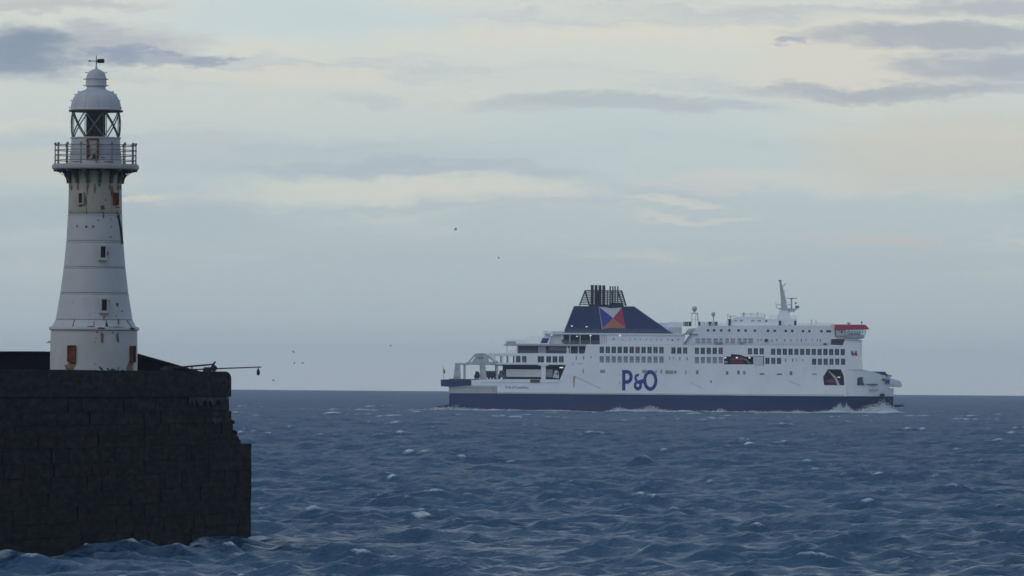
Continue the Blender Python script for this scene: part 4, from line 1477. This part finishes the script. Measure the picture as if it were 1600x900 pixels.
# open cage and exhaust pipes on top
spoly('funnel_plinth', 'frame_dark', [(952, 478.3), (954.6, 472.4), (971.4, 472.2), (975.4, 478.3)], -3.4, 3.4)
spoly('funnel_plinth', 'frame_dark', [(920, 478.2), (921, 475.6), (951, 475.6), (952, 478.2)], -3.4, 3.4)
for yd in (-3.6, 3.6):
    cage = MB()
    for (xa, ya, xb, yb) in ((905.8, 477, 914.8, 453.4), (914.6, 453.4, 972, 453.8), (972, 453.6, 979, 477.4), (914.8, 454, 921.6, 477), (966, 454, 974, 477)):
        a, b_ = L2(xa, ya), L2(xb, yb)
        cage.tube((a[0], yd * .92, a[1]), (b_[0], yd * .92, b_[1]), .20, n=5)
    for i in range(8):
        y = 456 + i * 2.75
        f_ = (y - 453.4) / 23.6
        a, b_ = L2(914.8 - 9 * f_, y), L2(972 + 7 * f_, y)
        cage.box(a[0], b_[0], yd - .25, yd + .25, a[1] - .15, a[1] + .15)
    for x in (934.8, 949.8, 957):
        a, b_ = L2(x, 454), L2(x, 477.4)
        cage.tube((a[0], yd, a[1]), (b_[0], yd, b_[1]), .12, n=5)
    cage.build('funnel_cage', M['frame_dark'], ferry)
for i in range(4):
    x = 926 + i * 6.05
    a, b_ = L2(x, 444.6 + i * .15), L2(x, 478)
    MB().tube((a[0], 0, b_[1]), (a[0], 0, a[1]), .60, n=14).build('exhaust_pipe', M['frame_dark'], ferry, True)
for i, (x, w) in enumerate(((954.2, .30), (958.4, .30), (962.0, .28), (966.2, .26))):
    a, b_ = L2(x, 446.4), L2(x, 478)
    MB().tube((a[0], 0, b_[1]), (a[0], 0, a[1]), w, n=12).build('exhaust_pipe', M['frame_dark'], ferry, True)

# mid upper deck: roof under the funnel, deckhouse, open rail deck with passengers
sbox('sun_deck', 'sw2', 850, 520.6, 1068, 523.0, -13.2, 13.2)
spoly('upper_deckhouse', 'sw2', [(937, 538), (937, 523), (1070, 523.2), (1068, 538.4)], -12.9, 12.9)
for x in (939.5, 942.6, 945.8):
    sbox('panel_seam', 'vent', x, 524, x + .8, 537, -12.96, -12.85)
for x, y in ((956.6, 529), (971, 529.6), (983, 529.4), (991, 529), (999, 529.6), (1008.4, 529.6), (1016, 529.4), (1024.4, 529.6), (1032, 530), (1042, 529.4), (1048.6, 530.4), (1057.6, 529.6)):
    sbox('small_port', 'dark', x, y, x + (2.4 if x in (956.6, 1048.6, 1057.6) else 1.1), y + 1.6, -13.0, -12.8)
sbox('rail_deck', 'sgrey', 788, 537.4, 937, 540.4, -13.9, 13.9)
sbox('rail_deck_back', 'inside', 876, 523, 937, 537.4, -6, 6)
for x in (876, 889, 905, 921, 936):
    sbox('deck_post', 'sw2', x, 523, x + 1.0, 537.4, -13.0, -12.7)
railing(876, 936, 532.4, 537.4, -13.7, 22, 'pale_fit', 2)
railing(790, 822, 531.0, 537.6, -13.7, 12, 'pale_fit', 3)
sbox('wind_screen', 'pale_fit', 790.4, 533.4, 805, 537.4, -13.78, -13.72)
railing(822, 846, 526.8, 537.4, -13.7, 6, 'pale_fit', 2)
spoly('slide_house', 'sw2', [(857, 537.4), (862, 518), (880, 517.6), (880, 537.4)], -11, 11)
spoly('slide', 'sw2', [(847.6, 528), (852, 519.4), (860, 517.2), (864, 519), (858, 528)], -12, -9)
spoly('slide', 'deckblue', [(843.4, 536.4), (846.2, 528.2), (857.6, 528.2), (854.4, 536.4)], -12.6, -12)
sbox('rail_top', 'sw2', 850, 516.8, 882, 518.4, -11.5, 11)
railing(884, 1045, 514.8, 520.6, -12.9, 44, 'vent', 2)
# aft terrace under that deck
sbox('terrace_floor', 'sw2', 764, 552.0, 914, 553.4, -13.6, 13.6)
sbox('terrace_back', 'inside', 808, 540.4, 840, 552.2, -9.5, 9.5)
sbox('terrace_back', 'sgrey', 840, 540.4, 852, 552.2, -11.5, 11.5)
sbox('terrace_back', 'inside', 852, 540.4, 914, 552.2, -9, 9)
sbox('terrace_panel', 'deckblue', 885, 540.5, 888, 552, -9.2, -9)
sbox('terrace_panel', 'purple', 826, 541, 839, 552, -9.7, -9.5)
sbox('terrace_panel', 'vent', 857, 541, 884, 547, -9.3, -9.0)
for x in (790.6, 807, 884.6, 889.4, 902):
    sbox('deck_post', 'sw2', x, 540.4, x + 1.3, 552.4, -13.5, -13.1)
sbox('deck_post', 'sw2', 884, 544, 888, 552.4, -13.4, -12.6)
railing(792, 912, 547.6, 552.4, -13.5, 30, 'vent', 2)
# after gallery: closed end of the window band
sbox('gallery_back', 'sw2', 836, 553.4, 884, 569.2, Y0 + 2, 12)
sbox('gallery_roof', 'sgrey', 766, 553.4, 836, 554.6, -13.6, 13.6)
sbox('gallery_floor', 'sgrey', 766, 568.0, 884, 569.6, -13.6, 13.6)
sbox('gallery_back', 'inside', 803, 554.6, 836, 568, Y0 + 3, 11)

# vehicle deck aft
sbox('vehicle_deck', 'inside', 704, 592.6, 884, 594.2, -13.6, 13.6)
sbox('stern_block', 'sgrey', 703.5, 604.4, 777, 615.6, -13.3, 13.3)  # white recessed stern coloured grey: shade of the recess is in the colour
sbox('stern_deck', 'sw', 704, 600.6, 777, 604.4, -13.6, 13.6)
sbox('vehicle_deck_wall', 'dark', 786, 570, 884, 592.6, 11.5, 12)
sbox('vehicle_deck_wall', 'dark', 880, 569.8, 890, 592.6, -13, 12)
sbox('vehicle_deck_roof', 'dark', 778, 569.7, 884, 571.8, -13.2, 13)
spoly('bulwark', 'sw', [(750, 593.3), (873, 593.7), (871.5, 597.6), (750, 597.2)], Y0 - .22, Y0 - .003)
sbox('stained_bulwark', 'purple', 827.5, 593.0, 842.6, 597.8, Y0 - .30, Y0 - .223)
for x0, x1, mat in ((844.4, 851.6, 'sw'),):
    sbox('deck_column', mat, x0, 571, x1, 593, Y0 - .1, -12)
sbox('column_cap', 'sw', 840.4, 567.2, 855.6, 571.2, Y0 - .35, -12)
sbox('deck_lamp', 'warm', 873.4, 573.6, 879, 575.0, -12.6, -12.2)
spoly('stern_bulwark', 'navy', [(688.2, 593), (735.4, 592.4), (735.4, 602), (701, 604.2), (688.6, 603.6)], Y0 - .05, 13.9)
for x in (693, 699, 706):
    sbox('mooring_bollard', 'gun', x + 8, 591, x + 10, 593.2, -12, -11)
rg = []
for px, yt, yb in ((681, 635.2, 636.4), (690, 634.0, 637.6), (702, 631.6, 640)):
    x = XL(px)
    rg.append([(x, -11, Z(yt, 700)), (x, -11, Z(yb, 700)), (x, 11, Z(yb, 700)), (x, 11, Z(yt, 700))])
MB().loft(rg).build('stern_ramp_flap', M['dark'], ferry)
sbox('stern_pillar', 'sgrey', 701.2, 604, 703.4, 616, -13.25, 13.2)
for x in (744.8, 769.5):
    sbox('stern_rib', 'vent', x, 604.6, x + 1.0, 615.4, -13.42, -13.3)
# gantry arch over the after deck
for ya in (-13.4, 10.6):
    spoly('gantry_pillar', 'pale_fit', [(708, 593), (711.4, 567.2), (717.8, 567.2), (719.4, 593)], ya, ya + 2.6)
    spoly('gantry_pillar', 'pale_fit', [(750.6, 592.6), (749.8, 569.6), (757.2, 569.6), (759.6, 592.6)], ya, ya + 2.6)
    sbox('gantry_post', 'pale_fit', 724.2, 569, 726.8, 593, ya + .3, ya + .9)
    sbox('gantry_post', 'pale_fit', 774, 569.4, 777.4, 592.8, ya + .3, ya + .9)
    spoly('gantry_beam', 'pale_fit', [(711, 567.2), (783, 567.2), (785, 570.4), (711.4, 570)], ya - .05, ya + 2.5)
    spoly('gantry_arch', 'pale_fit', [(725, 567.1), (731, 565.4), (741.6, 553), (744, 551.8), (756.4, 551.8), (759, 553), (779.6, 567.1)], ya + .2, ya + 2.2,
          holes=[Q((733, 565.6), (737.6, 565.6), (744, 556), (742.6, 555.2)), Q((749.0, 552.8), (752.2, 552.8), (752.2, 554.2), (749.0, 554.2)), Q((763, 565.6), (774, 565.6), (762, 557.6))])
for x in (746.4, 750.8):
    sbox('gantry_light', 'dark', x, 558.4, x + 1.9, 560.2, -13.32, -13.1)
sbox('gantry_cross_beam', 'pale_fit', 742, 553, 757, 556, -11, 10.6)
# stern flagstaff
a, b_ = L2(692.6, 593), L2(692.0, 571)
MB().tube((a[0], -1, a[1]), (b_[0], -1, b_[1]), .09, .06, n=6).build('flagstaff', M['gun'], ferry)
fl_ = MB()
ptz = Q((692.5, 575.6), (694.8, 579), (695.0, 583), (693.6, 584), (692.2, 582))
fl_.prism(ptz, -1.08, -.92).build('ensign', M['purple'], ferry)

# doors, vents and marks on the side
for x, y, w, h, mat in ((898.8, 556.5, 1.3, 5.6, 'dark'), (910.2, 556.5, 1.3, 5.4, 'dark'), (922, 556.6, 1.0, 3.2, 'dark'), (1045, 557.8, .9, 4, 'dark'), (1050.6, 557.6, .9, 3.2, 'dark'), (1060.6, 558, 1.2, 5, 'dark'), (1072, 558, 1.2, 5, 'dark'),
                        (1226, 560, 1.2, 5, 'dark'), (1237.2, 560, 1.2, 5.4, 'dark'), (1243.4, 561, .9, 3, 'dark'), (1253, 561, .9, 3, 'dark'),
                        (909.6, 576.5, 1.5, 7, 'vent'), (936.5, 577.8, 8, 5, 'vent'), (1002.5, 578, 7, 5.4, 'vent'), (1022.6, 578, 2.6, 5, 'vent'), (1031, 577.6, 2.5, 6, 'vent'), (1038.6, 578.6, 12, 5.4, 'vent'), (1051.6, 579, 4.4, 4.8, 'vent'), (1070, 578.6, 1.4, 6.4, 'vent'),
                        (1086.6, 578.6, 3.6, 6, 'gun'), (1133.2, 580, 3.8, 5.6, 'gun'), (1151, 578.8, 3.6, 6, 'gun'), (1160, 579.4, 4, 5.6, 'vent'), (1186, 583, 7.4, 2.6, 'gun'), (1213, 583.4, 8, 2.4, 'gun'), (1233, 580, 4, 6, 'gun'), (1268, 583.6, 7, 2, 'vent'),
                        (1109, 594.6, 2, 4, 'gun'), (893.6, 566.6, 1.0, 5, 'vent'), (966.4, 596, 1.2, 3.4, 'vent'), (901, 568, 9, .8, 'vent')):
    sbox('side_vent', mat, x, y, x + w, y + h, Y0 - .06, Y0 + .02)
sbox('chute_panel', 'trailer', 1177.4, 557.6, 1191.4, 571, Y0 - .12, Y0 + .02)
sbox('chute_frame', 'dark', 1177, 556.6, 1193, 557.4, Y0 - .14, Y0 + .02)
sbox('chute_frame', 'dark', 1191.6, 557.6, 1192.6, 570, Y0 - .14, Y0 + .02)
spoly('rust_streak', 'wash', [(894.4, 588), (898.6, 587.6), (897, 594), (896.4, 605), (894.8, 605.4), (894.2, 596)], Y0 - .012, Y0 + .02)
spoly('hull_crease', 'vent', [(897, 587.6), (938, 606.8), (937.6, 607.4), (896.6, 588.3)], Y0 - .03, Y0 + .02)
spoly('hull_crease', 'vent', [(1078, 597), (1096, 606), (1095.8, 606.5), (1077.8, 597.5)], Y0 - .03, Y0 + .02)
spoly('hull_crease', 'vent', [(1232, 594.6), (1250, 602.6), (1249.8, 603.1), (1231.8, 595.2)], Y0 - .03, Y0 + .02)
sbox('rubbing_strake', 'sgrey', 777, 615.0, 1318, 616.0, Y0 - .12, Y0 - .003)
# bow emblem
spoly('bow_emblem', 'fb', [(1328.4, 547.4), (1333.6, 552.4), (1330, 556)], Y0 - .05, Y0 + .02)
spoly('bow_emblem', 'fw', [(1328.4, 547.4), (1337.6, 547.6), (1333.6, 552.4)], Y0 - .05, Y0 + .02)
spoly('bow_emblem', 'fr', [(1337.6, 547.6), (1339.4, 556), (1333.6, 552.4)], Y0 - .05, Y0 + .02)
spoly('bow_emblem', 'fo', [(1330, 556), (1333.6, 552.4), (1339.4, 556)], Y0 - .05, Y0 + .02)

# big blue letters
def ell(cx, cy, rx, ry, a0=0, a1=360, n=28):
    return [(cx + rx * math.cos(rad(a0 + (a1 - a0) * i / n)), cy - ry * math.sin(rad(a0 + (a1 - a0) * i / n))) for i in range(n + (0 if a1 - a0 >= 360 else 1))]


yl0, yl1 = Y0 - .05, Y0 + .01
pout = [(971, 578), (979, 578)] + ell(979, 588.8, 8.6, 10.8, 80, -80, 14) + [(979, 599.6), (976, 599.6), (976, 610), (971, 610)]
pin = [(976, 583.6), (978.6, 583.6)] + ell(978.6, 588.8, 3.8, 5.2, 80, -80, 8) + [(978.6, 594), (976, 594)]
spoly('letter_p', 'logo', pout, yl0, yl1, [Q(*pin)])
spoly('letter_o', 'logo', ell(1015, 594.4, 11.1, 16.4), yl0, yl1, [Q(*ell(1015, 594.4, 6.3, 10.4))])
amp_top = ell(995.2, 590.6, 5.2, 6.6, 60, 265, 16) + ell(995.6, 590.6, 1.9, 2.6, 250, 60, 12)
amp_o = ell(995.6, 602.4, 6.5, 7.8)
spoly('ampersand', 'logo', amp_o, yl0, yl1, [Q(*ell(995.6, 602.0, 2.4, 2.6))])
spoly('ampersand', 'logo', amp_top, yl0 - .01, yl1)
spoly('ampersand', 'logo', [(996, 594.4), (1006, 591.6), (1006, 598.6), (1000, 599.4), (996, 597)], yl0 - .02, yl1)
fc = bpy.data.curves.new('name_text', 'FONT')
fc.body = 'Pride of Canterbury'
fc.size = 1.28
fc.extrude = .01
fc.align_x = 'CENTER'
to = bpy.data.objects.new('tmp', fc)
COL.objects.link(to)
bpy.context.view_layer.update()
nm = bpy.data.meshes.new_from_object(to.evaluated_get(bpy.context.evaluated_depsgraph_get()))
bpy.data.objects.remove(to)
nm.materials.clear()
nm.materials.append(M['logo'])
tx, tz = L2(806.5, 607.2)
wid = max(v.co.x for v in nm.vertices) - min(v.co.x for v in nm.vertices)
o = link_mesh('ship_name', nm, ferry, (tx, Y0 - .02, tz), (math.pi / 2, 0, 0))
o.scale = (36 * SHIP_D / FPX / wid, 1.25, 1)

# deck lamps that are lit
for x, y, dy in ((893.4, 509.2, -5.6), (916.4, 510.3, -5.6), (900.6, 525.4, -12.9), (921.8, 524.2, -12.9), (967.8, 524.3, -13.1), (861, 523.4, -12.8), (891.4, 539.8, -13.2)):
    sbox('deck_lamp', 'warm', x - 1.3, y - .45, x + 1.3, y + .45, dy - .3, dy)
for x in (1132.6, 1150.6, 1170.4):
    sbox('recess_lamp', 'warm', x - 1.4, 558.2, x + 1.4, 559.6, Y0 + .9, Y0 + 1.2)
sbox('recess_lamp', 'yellow_lamp', 1308.6, 588.7, 1312.6, 589.9, -11.5, -11.2)

# ------------------------------------------------------------------ boats in the recesses, vehicles, passengers
def boat(name, label, px0, px1, ytop, ybot, y, hullm, topm, canopy=True):
    x0, zb = L2(px0, ybot)
    x1, zt = L2(px1, ytop)
    ln, ht = x1 - x0, zt - zb
    c, s = math.cos(SHIP_YAW), math.sin(SHIP_YAW)
    lx, ly = (x0 + x1) / 2, y
    e = empty(name, (SHIP_O.x + lx * c - ly * s, SHIP_O.y + lx * s + ly * c, SHIP_O.z + zb), SHIP_YAW)
    tag(e, label, 'boat')
    rg = []
    for q in np.linspace(0, 1, 11):
        u = q * 2 - 1
        b_ = 1.35 * (1 - abs(u) ** 3.2) + .06
        sh = ht * (.52 + .08 * u * u)
        x = u * ln / 2
        kb = ht * .10 * abs(u) ** 2
        rg.append([(x, -b_, sh), (x, -b_ * .85, sh * .45 + kb), (x, -b_ * .25, kb), (x, b_ * .25, kb), (x, b_ * .85, sh * .45 + kb), (x, b_, sh)])
    MB().loft(rg).build('boat_hull', M[hullm], e, True)
    rg = []
    for q in np.linspace(0, 1, 9):
        u = q * 2 - 1
        b_ = 1.25 * (1 - abs(u) ** 3.0) + .05
        top = ht * (.56 + .44 * (1 - abs(u * .96) ** 2.6))
        x = u * ln / 2 * .94
        rg.append([(x, -b_, ht * .55), (x, -b_ * .8, top * .85 + .08 * ht), (x, 0, top + .01), (x, b_ * .8, top * .85 + .08 * ht), (x, b_, ht * .55)])
    MB().loft(rg).build('canopy', M[topm], e, True)
    MB().box(-ln * .46, ln * .46, -1.46, -1.38, ht * .47, ht * .53).build('fender', M['gun'], e)
    for u in (-.3, -.1, .1, .3):
        MB().box(u * ln - .22, u * ln + .22, -1.18, -1.05, ht * .66, ht * .78).build('boat_window', M['win'], e)
    return e


boat('lifeboat', 'dark red covered lifeboat in the recess amid the ferry side windows', 1139.5, 1164, 555.2, 568.8, Y0 + 2.2, 'boat_red', 'boat_red')
boat('rescue_boat', 'dark red rescue boat inside the angular opening near the ferry bow', 1288, 1309, 591, 601.8, Y0 + 2.6, 'boat_red', 'boat_red')
spoly('davit', 'gun', [(1155, 558), (1166, 561), (1172, 568), (1169.6, 568.6), (1164, 562.6), (1155, 559.8)], Y0 + .45, Y0 + .7)
spoly('davit', 'pale_fit', [(1292.6, 578), (1306, 589), (1312, 601.6), (1307.6, 601.6), (1303, 591)], Y0 + .45, Y0 + .9)
sbox('davit_winch', 'pale_fit', 1131.4, 564, 1136, 567.6, Y0 + 1, Y0 + 2.4)


def ship_pos(lx, ly, lzz):
    c, s = math.cos(SHIP_YAW), math.sin(SHIP_YAW)
    return (SHIP_O.x + lx * c - ly * s, SHIP_O.y + lx * s + ly * c, SHIP_O.z + lzz)


def wheels(e, xs, z, hw):
    wm = MB().tube((0, -.16, 0), (0, .16, 0), .5, n=14).mesh('wheel', M['tyre'])
    for x in xs:
        for sy in (-hw, hw):
            link_mesh('wheel', wm, e, (x, sy, z))


deck_z = Z(592.6, 800)


def trailer(label, px0, px1, ytop, y, mat):
    x0, x1 = XL(px0), XL(px1)
    ln = x1 - x0
    e = empty('semi_trailer', ship_pos((x0 + x1) / 2, y, deck_z), SHIP_YAW)
    tag(e, label, 'trailer', 'lorries on the after vehicle deck')
    ht = Z(ytop, (px0 + px1) / 2) - deck_z
    MB().box(-ln / 2, ln / 2, -1.25, 1.25, .95, ht).build('box_body', M[mat], e, bevel=.06)
    MB().box(-ln / 2 + .1, ln / 2 - .1, -.5, .5, .62, .949).build('chassis', M['dark'], e)
    wheels(e, [-ln / 2 + 1.4, -ln / 2 + 2.6, -ln / 2 + 3.8], .5, 1.02)
    MB().box(-ln * .42, -ln * .40, -1.262, -1.251, ht * .80, ht * .9).build('marker_plate', M['dark'], e)
    MB().box(-ln / 2 + ln * .12, ln * .12, -1.262, -1.251, ht * .80, ht * .83).build('stripe', M['vent'], e)
    return e


def cab(label, px0, px1, ytop, y, mat):
    x0, x1 = XL(px0), XL(px1)
    ln = x1 - x0
    e = empty('lorry_cab', ship_pos((x0 + x1) / 2, y, deck_z), SHIP_YAW)
    tag(e, label, 'lorry', 'lorries on the after vehicle deck')
    ht = Z(ytop, (px0 + px1) / 2) - deck_z
    MB().prism([(-ln / 2, .8), (ln / 2, .5), (ln / 2, ht * .55), (ln / 2 - .35, ht * .9), (ln * .1, ht), (-ln * .25, ht * .97), (-ln / 2 + ln * .18, ht * .6), (-ln / 2, ht * .35)], -1.2, 1.2).build('cab_body', M[mat], e)
    MB().prism([(ln * .12, ht * .5), (ln / 2 - .25, ht * .5), (ln / 2 - .5, ht * .78), (ln * .12, ht * .78)], -1.225, -1.203).build('side_window', M['win'], e)
    wheels(e, [-ln / 2 + .7, ln / 2 - .7], .5, 1.0)
    return e


trailer('long white box trailer on the after vehicle deck left of the column', 790, 844, 577.2, -11.6, 'trailer')
trailer('short end of a white trailer just right of the white deck column', 846, 862.5, 577.0, -9.4, 'trailer')
trailer('dark maroon trailer on the open after deck under the gantry arch', 757.5, 774, 579.6, -7, 'purple')
cab('white lorry cab standing by the slanted end of the vehicle deck opening', 863, 872.4, 578.5, -11.6, 'trailer')
cab('grey lorry cab just aft of the long white trailer', 776.6, 789, 578.6, -9.5, 'gun')
cab('dark lorry cab beside the tapered gantry pillar at the stern', 739.6, 749, 580, -9, 'dark')


def person_mesh():
    me = bpy.data.meshes.new('person')
    P_ = [(0, 0, .95), (0, 0, 1.18), (0, 0, 1.42), (0, 0, 1.53), (0, 0.02, 1.66), (.10, 0, .88), (.11, .02, .48), (.11, 0, .06), (.11, -.13, .03),
          (-.10, 0, .88), (-.11, -.03, .48), (-.11, .03, .06), (-.11, -.10, .03), (.19, 0, 1.40), (.25, -.04, 1.12), (.22, -.16, .92), (-.19, 0, 1.40), (-.25, -.04, 1.12), (-.22, -.16, .92)]
    E_ = [(0, 1), (1, 2), (2, 3), (3, 4), (0, 5), (5, 6), (6, 7), (7, 8), (0, 9), (9, 10), (10, 11), (11, 12), (2, 13), (13, 14), (14, 15), (2, 16), (16, 17), (17, 18)]
    R_ = [.15, .16, .15, .065, .11, .09, .065, .05, .04, .09, .065, .05, .04, .075, .055, .04, .075, .055, .04]
    me.from_pydata(P_, E_, [])
    o = bpy.data.objects.new('tmp', me)
    COL.objects.link(o)
    md = o.modifiers.new('s', 'SKIN')
    for i, sv in enumerate(me.skin_vertices[0].data):
        sv.radius = (R_[i], R_[i] * .8)
        sv.use_root = (i == 0)
    o.modifiers.new('b', 'SUBSURF').levels = 1
    bpy.context.view_layer.update()
    out = bpy.data.meshes.new_from_object(o.evaluated_get(bpy.context.evaluated_depsgraph_get()))
    bpy.data.objects.remove(o)
    return out


pmesh = person_mesh()
M['coat'] = paint('dark_coat', (0.02, 0.022, 0.032), 0.9, .3)
M['coat_red'] = paint('maroon_coat', (0.08, 0.025, 0.04), 0.9, .3)
pmesh.materials.append(M['coat'])
zdk = Z(537.4, 900)
for i, (px, py_) in enumerate(((877.6, -13.0), (879.4, -12.4), (885.0, -12.8), (892, -13.1), (911.4, -13.0), (914.2, -12.6), (920.4, -13.1), (926, -12.8), (930.4, -13.1), (934.4, -12.8))):
    lx = XL(px, 533)
    o = link_mesh('person', pmesh, None, ship_pos(lx, py_, zdk), (0, 0, random.uniform(-1, 1)))
    tag(o, 'tiny dark figure standing at the open upper deck rail below the funnel', 'person', 'passengers at the upper deck rail')
    o.scale = (1.05, 1.05, 1.05)

# ------------------------------------------------------------------ bow spray thrown up beside the hull
def spray(name, label, lobes, n, seed):
    rg_ = np.random.default_rng(seed)
    mb = MB()
    for (cx, cy, cz, rx, ry, rz, share) in lobes:
        for i in range(int(n * share)):
            g = rg_.normal(0, .42, 3)
            p = Vector((cx + rx * g[0], cy + ry * g[1], cz + rz * abs(g[2]) * (1.25 - abs(g[0]))))
            sz = rg_.uniform(.05, .20)
            d1 = Vector(rg_.normal(0, 1, 3)).normalized() * sz
            d2 = Vector(rg_.normal(0, 1, 3)).normalized() * sz
            b0 = len(mb.v)
            mb.v += [tuple(p - d1), tuple(p + d2), tuple(p + d1), tuple(p - d2)]
            mb.f.append((b0, b0 + 1, b0 + 2, b0 + 3))
    me = bpy.data.meshes.new(name)
    me.from_pydata(mb.v, [], mb.f)
    me.materials.append(M['spray'])
    o = link_mesh(name, me, None, SHIP_O, (0, 0, SHIP_YAW))
    tag(o, label, None, kind='stuff')


M['spray'] = paint('sea_spray', (0.75, 0.78, 0.82), 0.9, .05, spec=.1)
bx = lambda px: XL(px, 640)
spray('bow_spray', 'white spray bursting from the bow wave along the ferry hull',
      [(bx(1366), -13, .3, 9.5, 2.5, 2.8, .32), (bx(1380), -10.5, .5, 5.5, 2.5, 3.8, .30), (bx(1392), -6, .6, 3.5, 3, 2.8, .08),
       (bx(1322), -16, .2, 3.6, 1.5, 2.6, .2), (bx(1310), -16, .3, 4.5, 1.5, 3.2, .12)], 15000, 3)
spray('hull_wash', 'low white foam thrown along the ferry waterline',
      [(bx(x), -17, .1, w, 1.2, h, s) for x, w, h, s in ((966, 5, 1.6, .10), (1015, 7, 2.0, .16), (990, 10, 1.0, .10), (1040, 8, .9, .07), (1125, 4, 1.4, .05), (1100, 10, .8, .05), (710, 10, 1.5, .14), (690, 8, 1.2, .08), (740, 9, .9, .07), (1215, 8, .8, .05), (1245, 6, 1.0, .06), (860, 14, .6, .05), (1175, 14, .8, .06), (1290, 8, 1.2, .08), (1350, 8, 1.2, .08), (800, 16, .7, .06))], 12000, 4)

# ------------------------------------------------------------------ gulls
M['gull'] = paint('gull_grey', (0.06, 0.06, 0.07), 0.8, .2, 2.0)


def gull(px, py, d, span, bank, label):
    p = at(px, py, d)
    e = empty('gull', p)
    e.rotation_euler = (bank * .3, bank, rad(70))
    tag(e, label, 'gull', 'gulls over the sea')
    s = span / 2
    MB().lathe([(0, -.30), (.05, -.26), (.10, -.05), (.095, .10), (.05, .22), (.055, .27), (.03, .33), (0, .40)], 8).build('body', M['gull'], e, 'all', rot=(-math.pi / 2, 0, 0))
    for sg in (-1, 1):
        w = MB()
        w.loft([[(sg * .05, .14, .02), (sg * .05, -.12, .02), (sg * .05, -.12, -.01), (sg * .05, .14, -.01)],
                [(sg * s * .45, .16, .20), (sg * s * .45, -.06, .20), (sg * s * .45, -.06, .18), (sg * s * .45, .16, .18)],
                [(sg * s, -.06, .10), (sg * s, -.10, .10), (sg * s, -.10, .09), (sg * s, -.06, .09)]])
        w.build('wing', M['gull'], e)


gull(712, 358.6, 1350, 1.5, -.45, 'largest dark gull high in the middle of the sky above the ferry stern')
gull(779.4, 403, 2000, 1.2, .3, 'speck of a gull right of and below the largest gull')
gull(610.4, 540.4, 1900, 1.2, .2, 'lone distant gull low in the sky left of the ferry stern')
gull(458.6, 550, 1800, 1.5, .35, 'upper gull of the three right of the pier pole')
gull(460, 567.4, 2000, 1.2, -.2, 'lower left gull of the three right of the pier pole')
gull(473.2, 567.5, 1900, 1.2, .2, 'lower right gull of the three right of the pier pole')
gull(427.2, 594.4, 1700, 1.3, .3, 'lowest gull just above the horizon beside the pier')
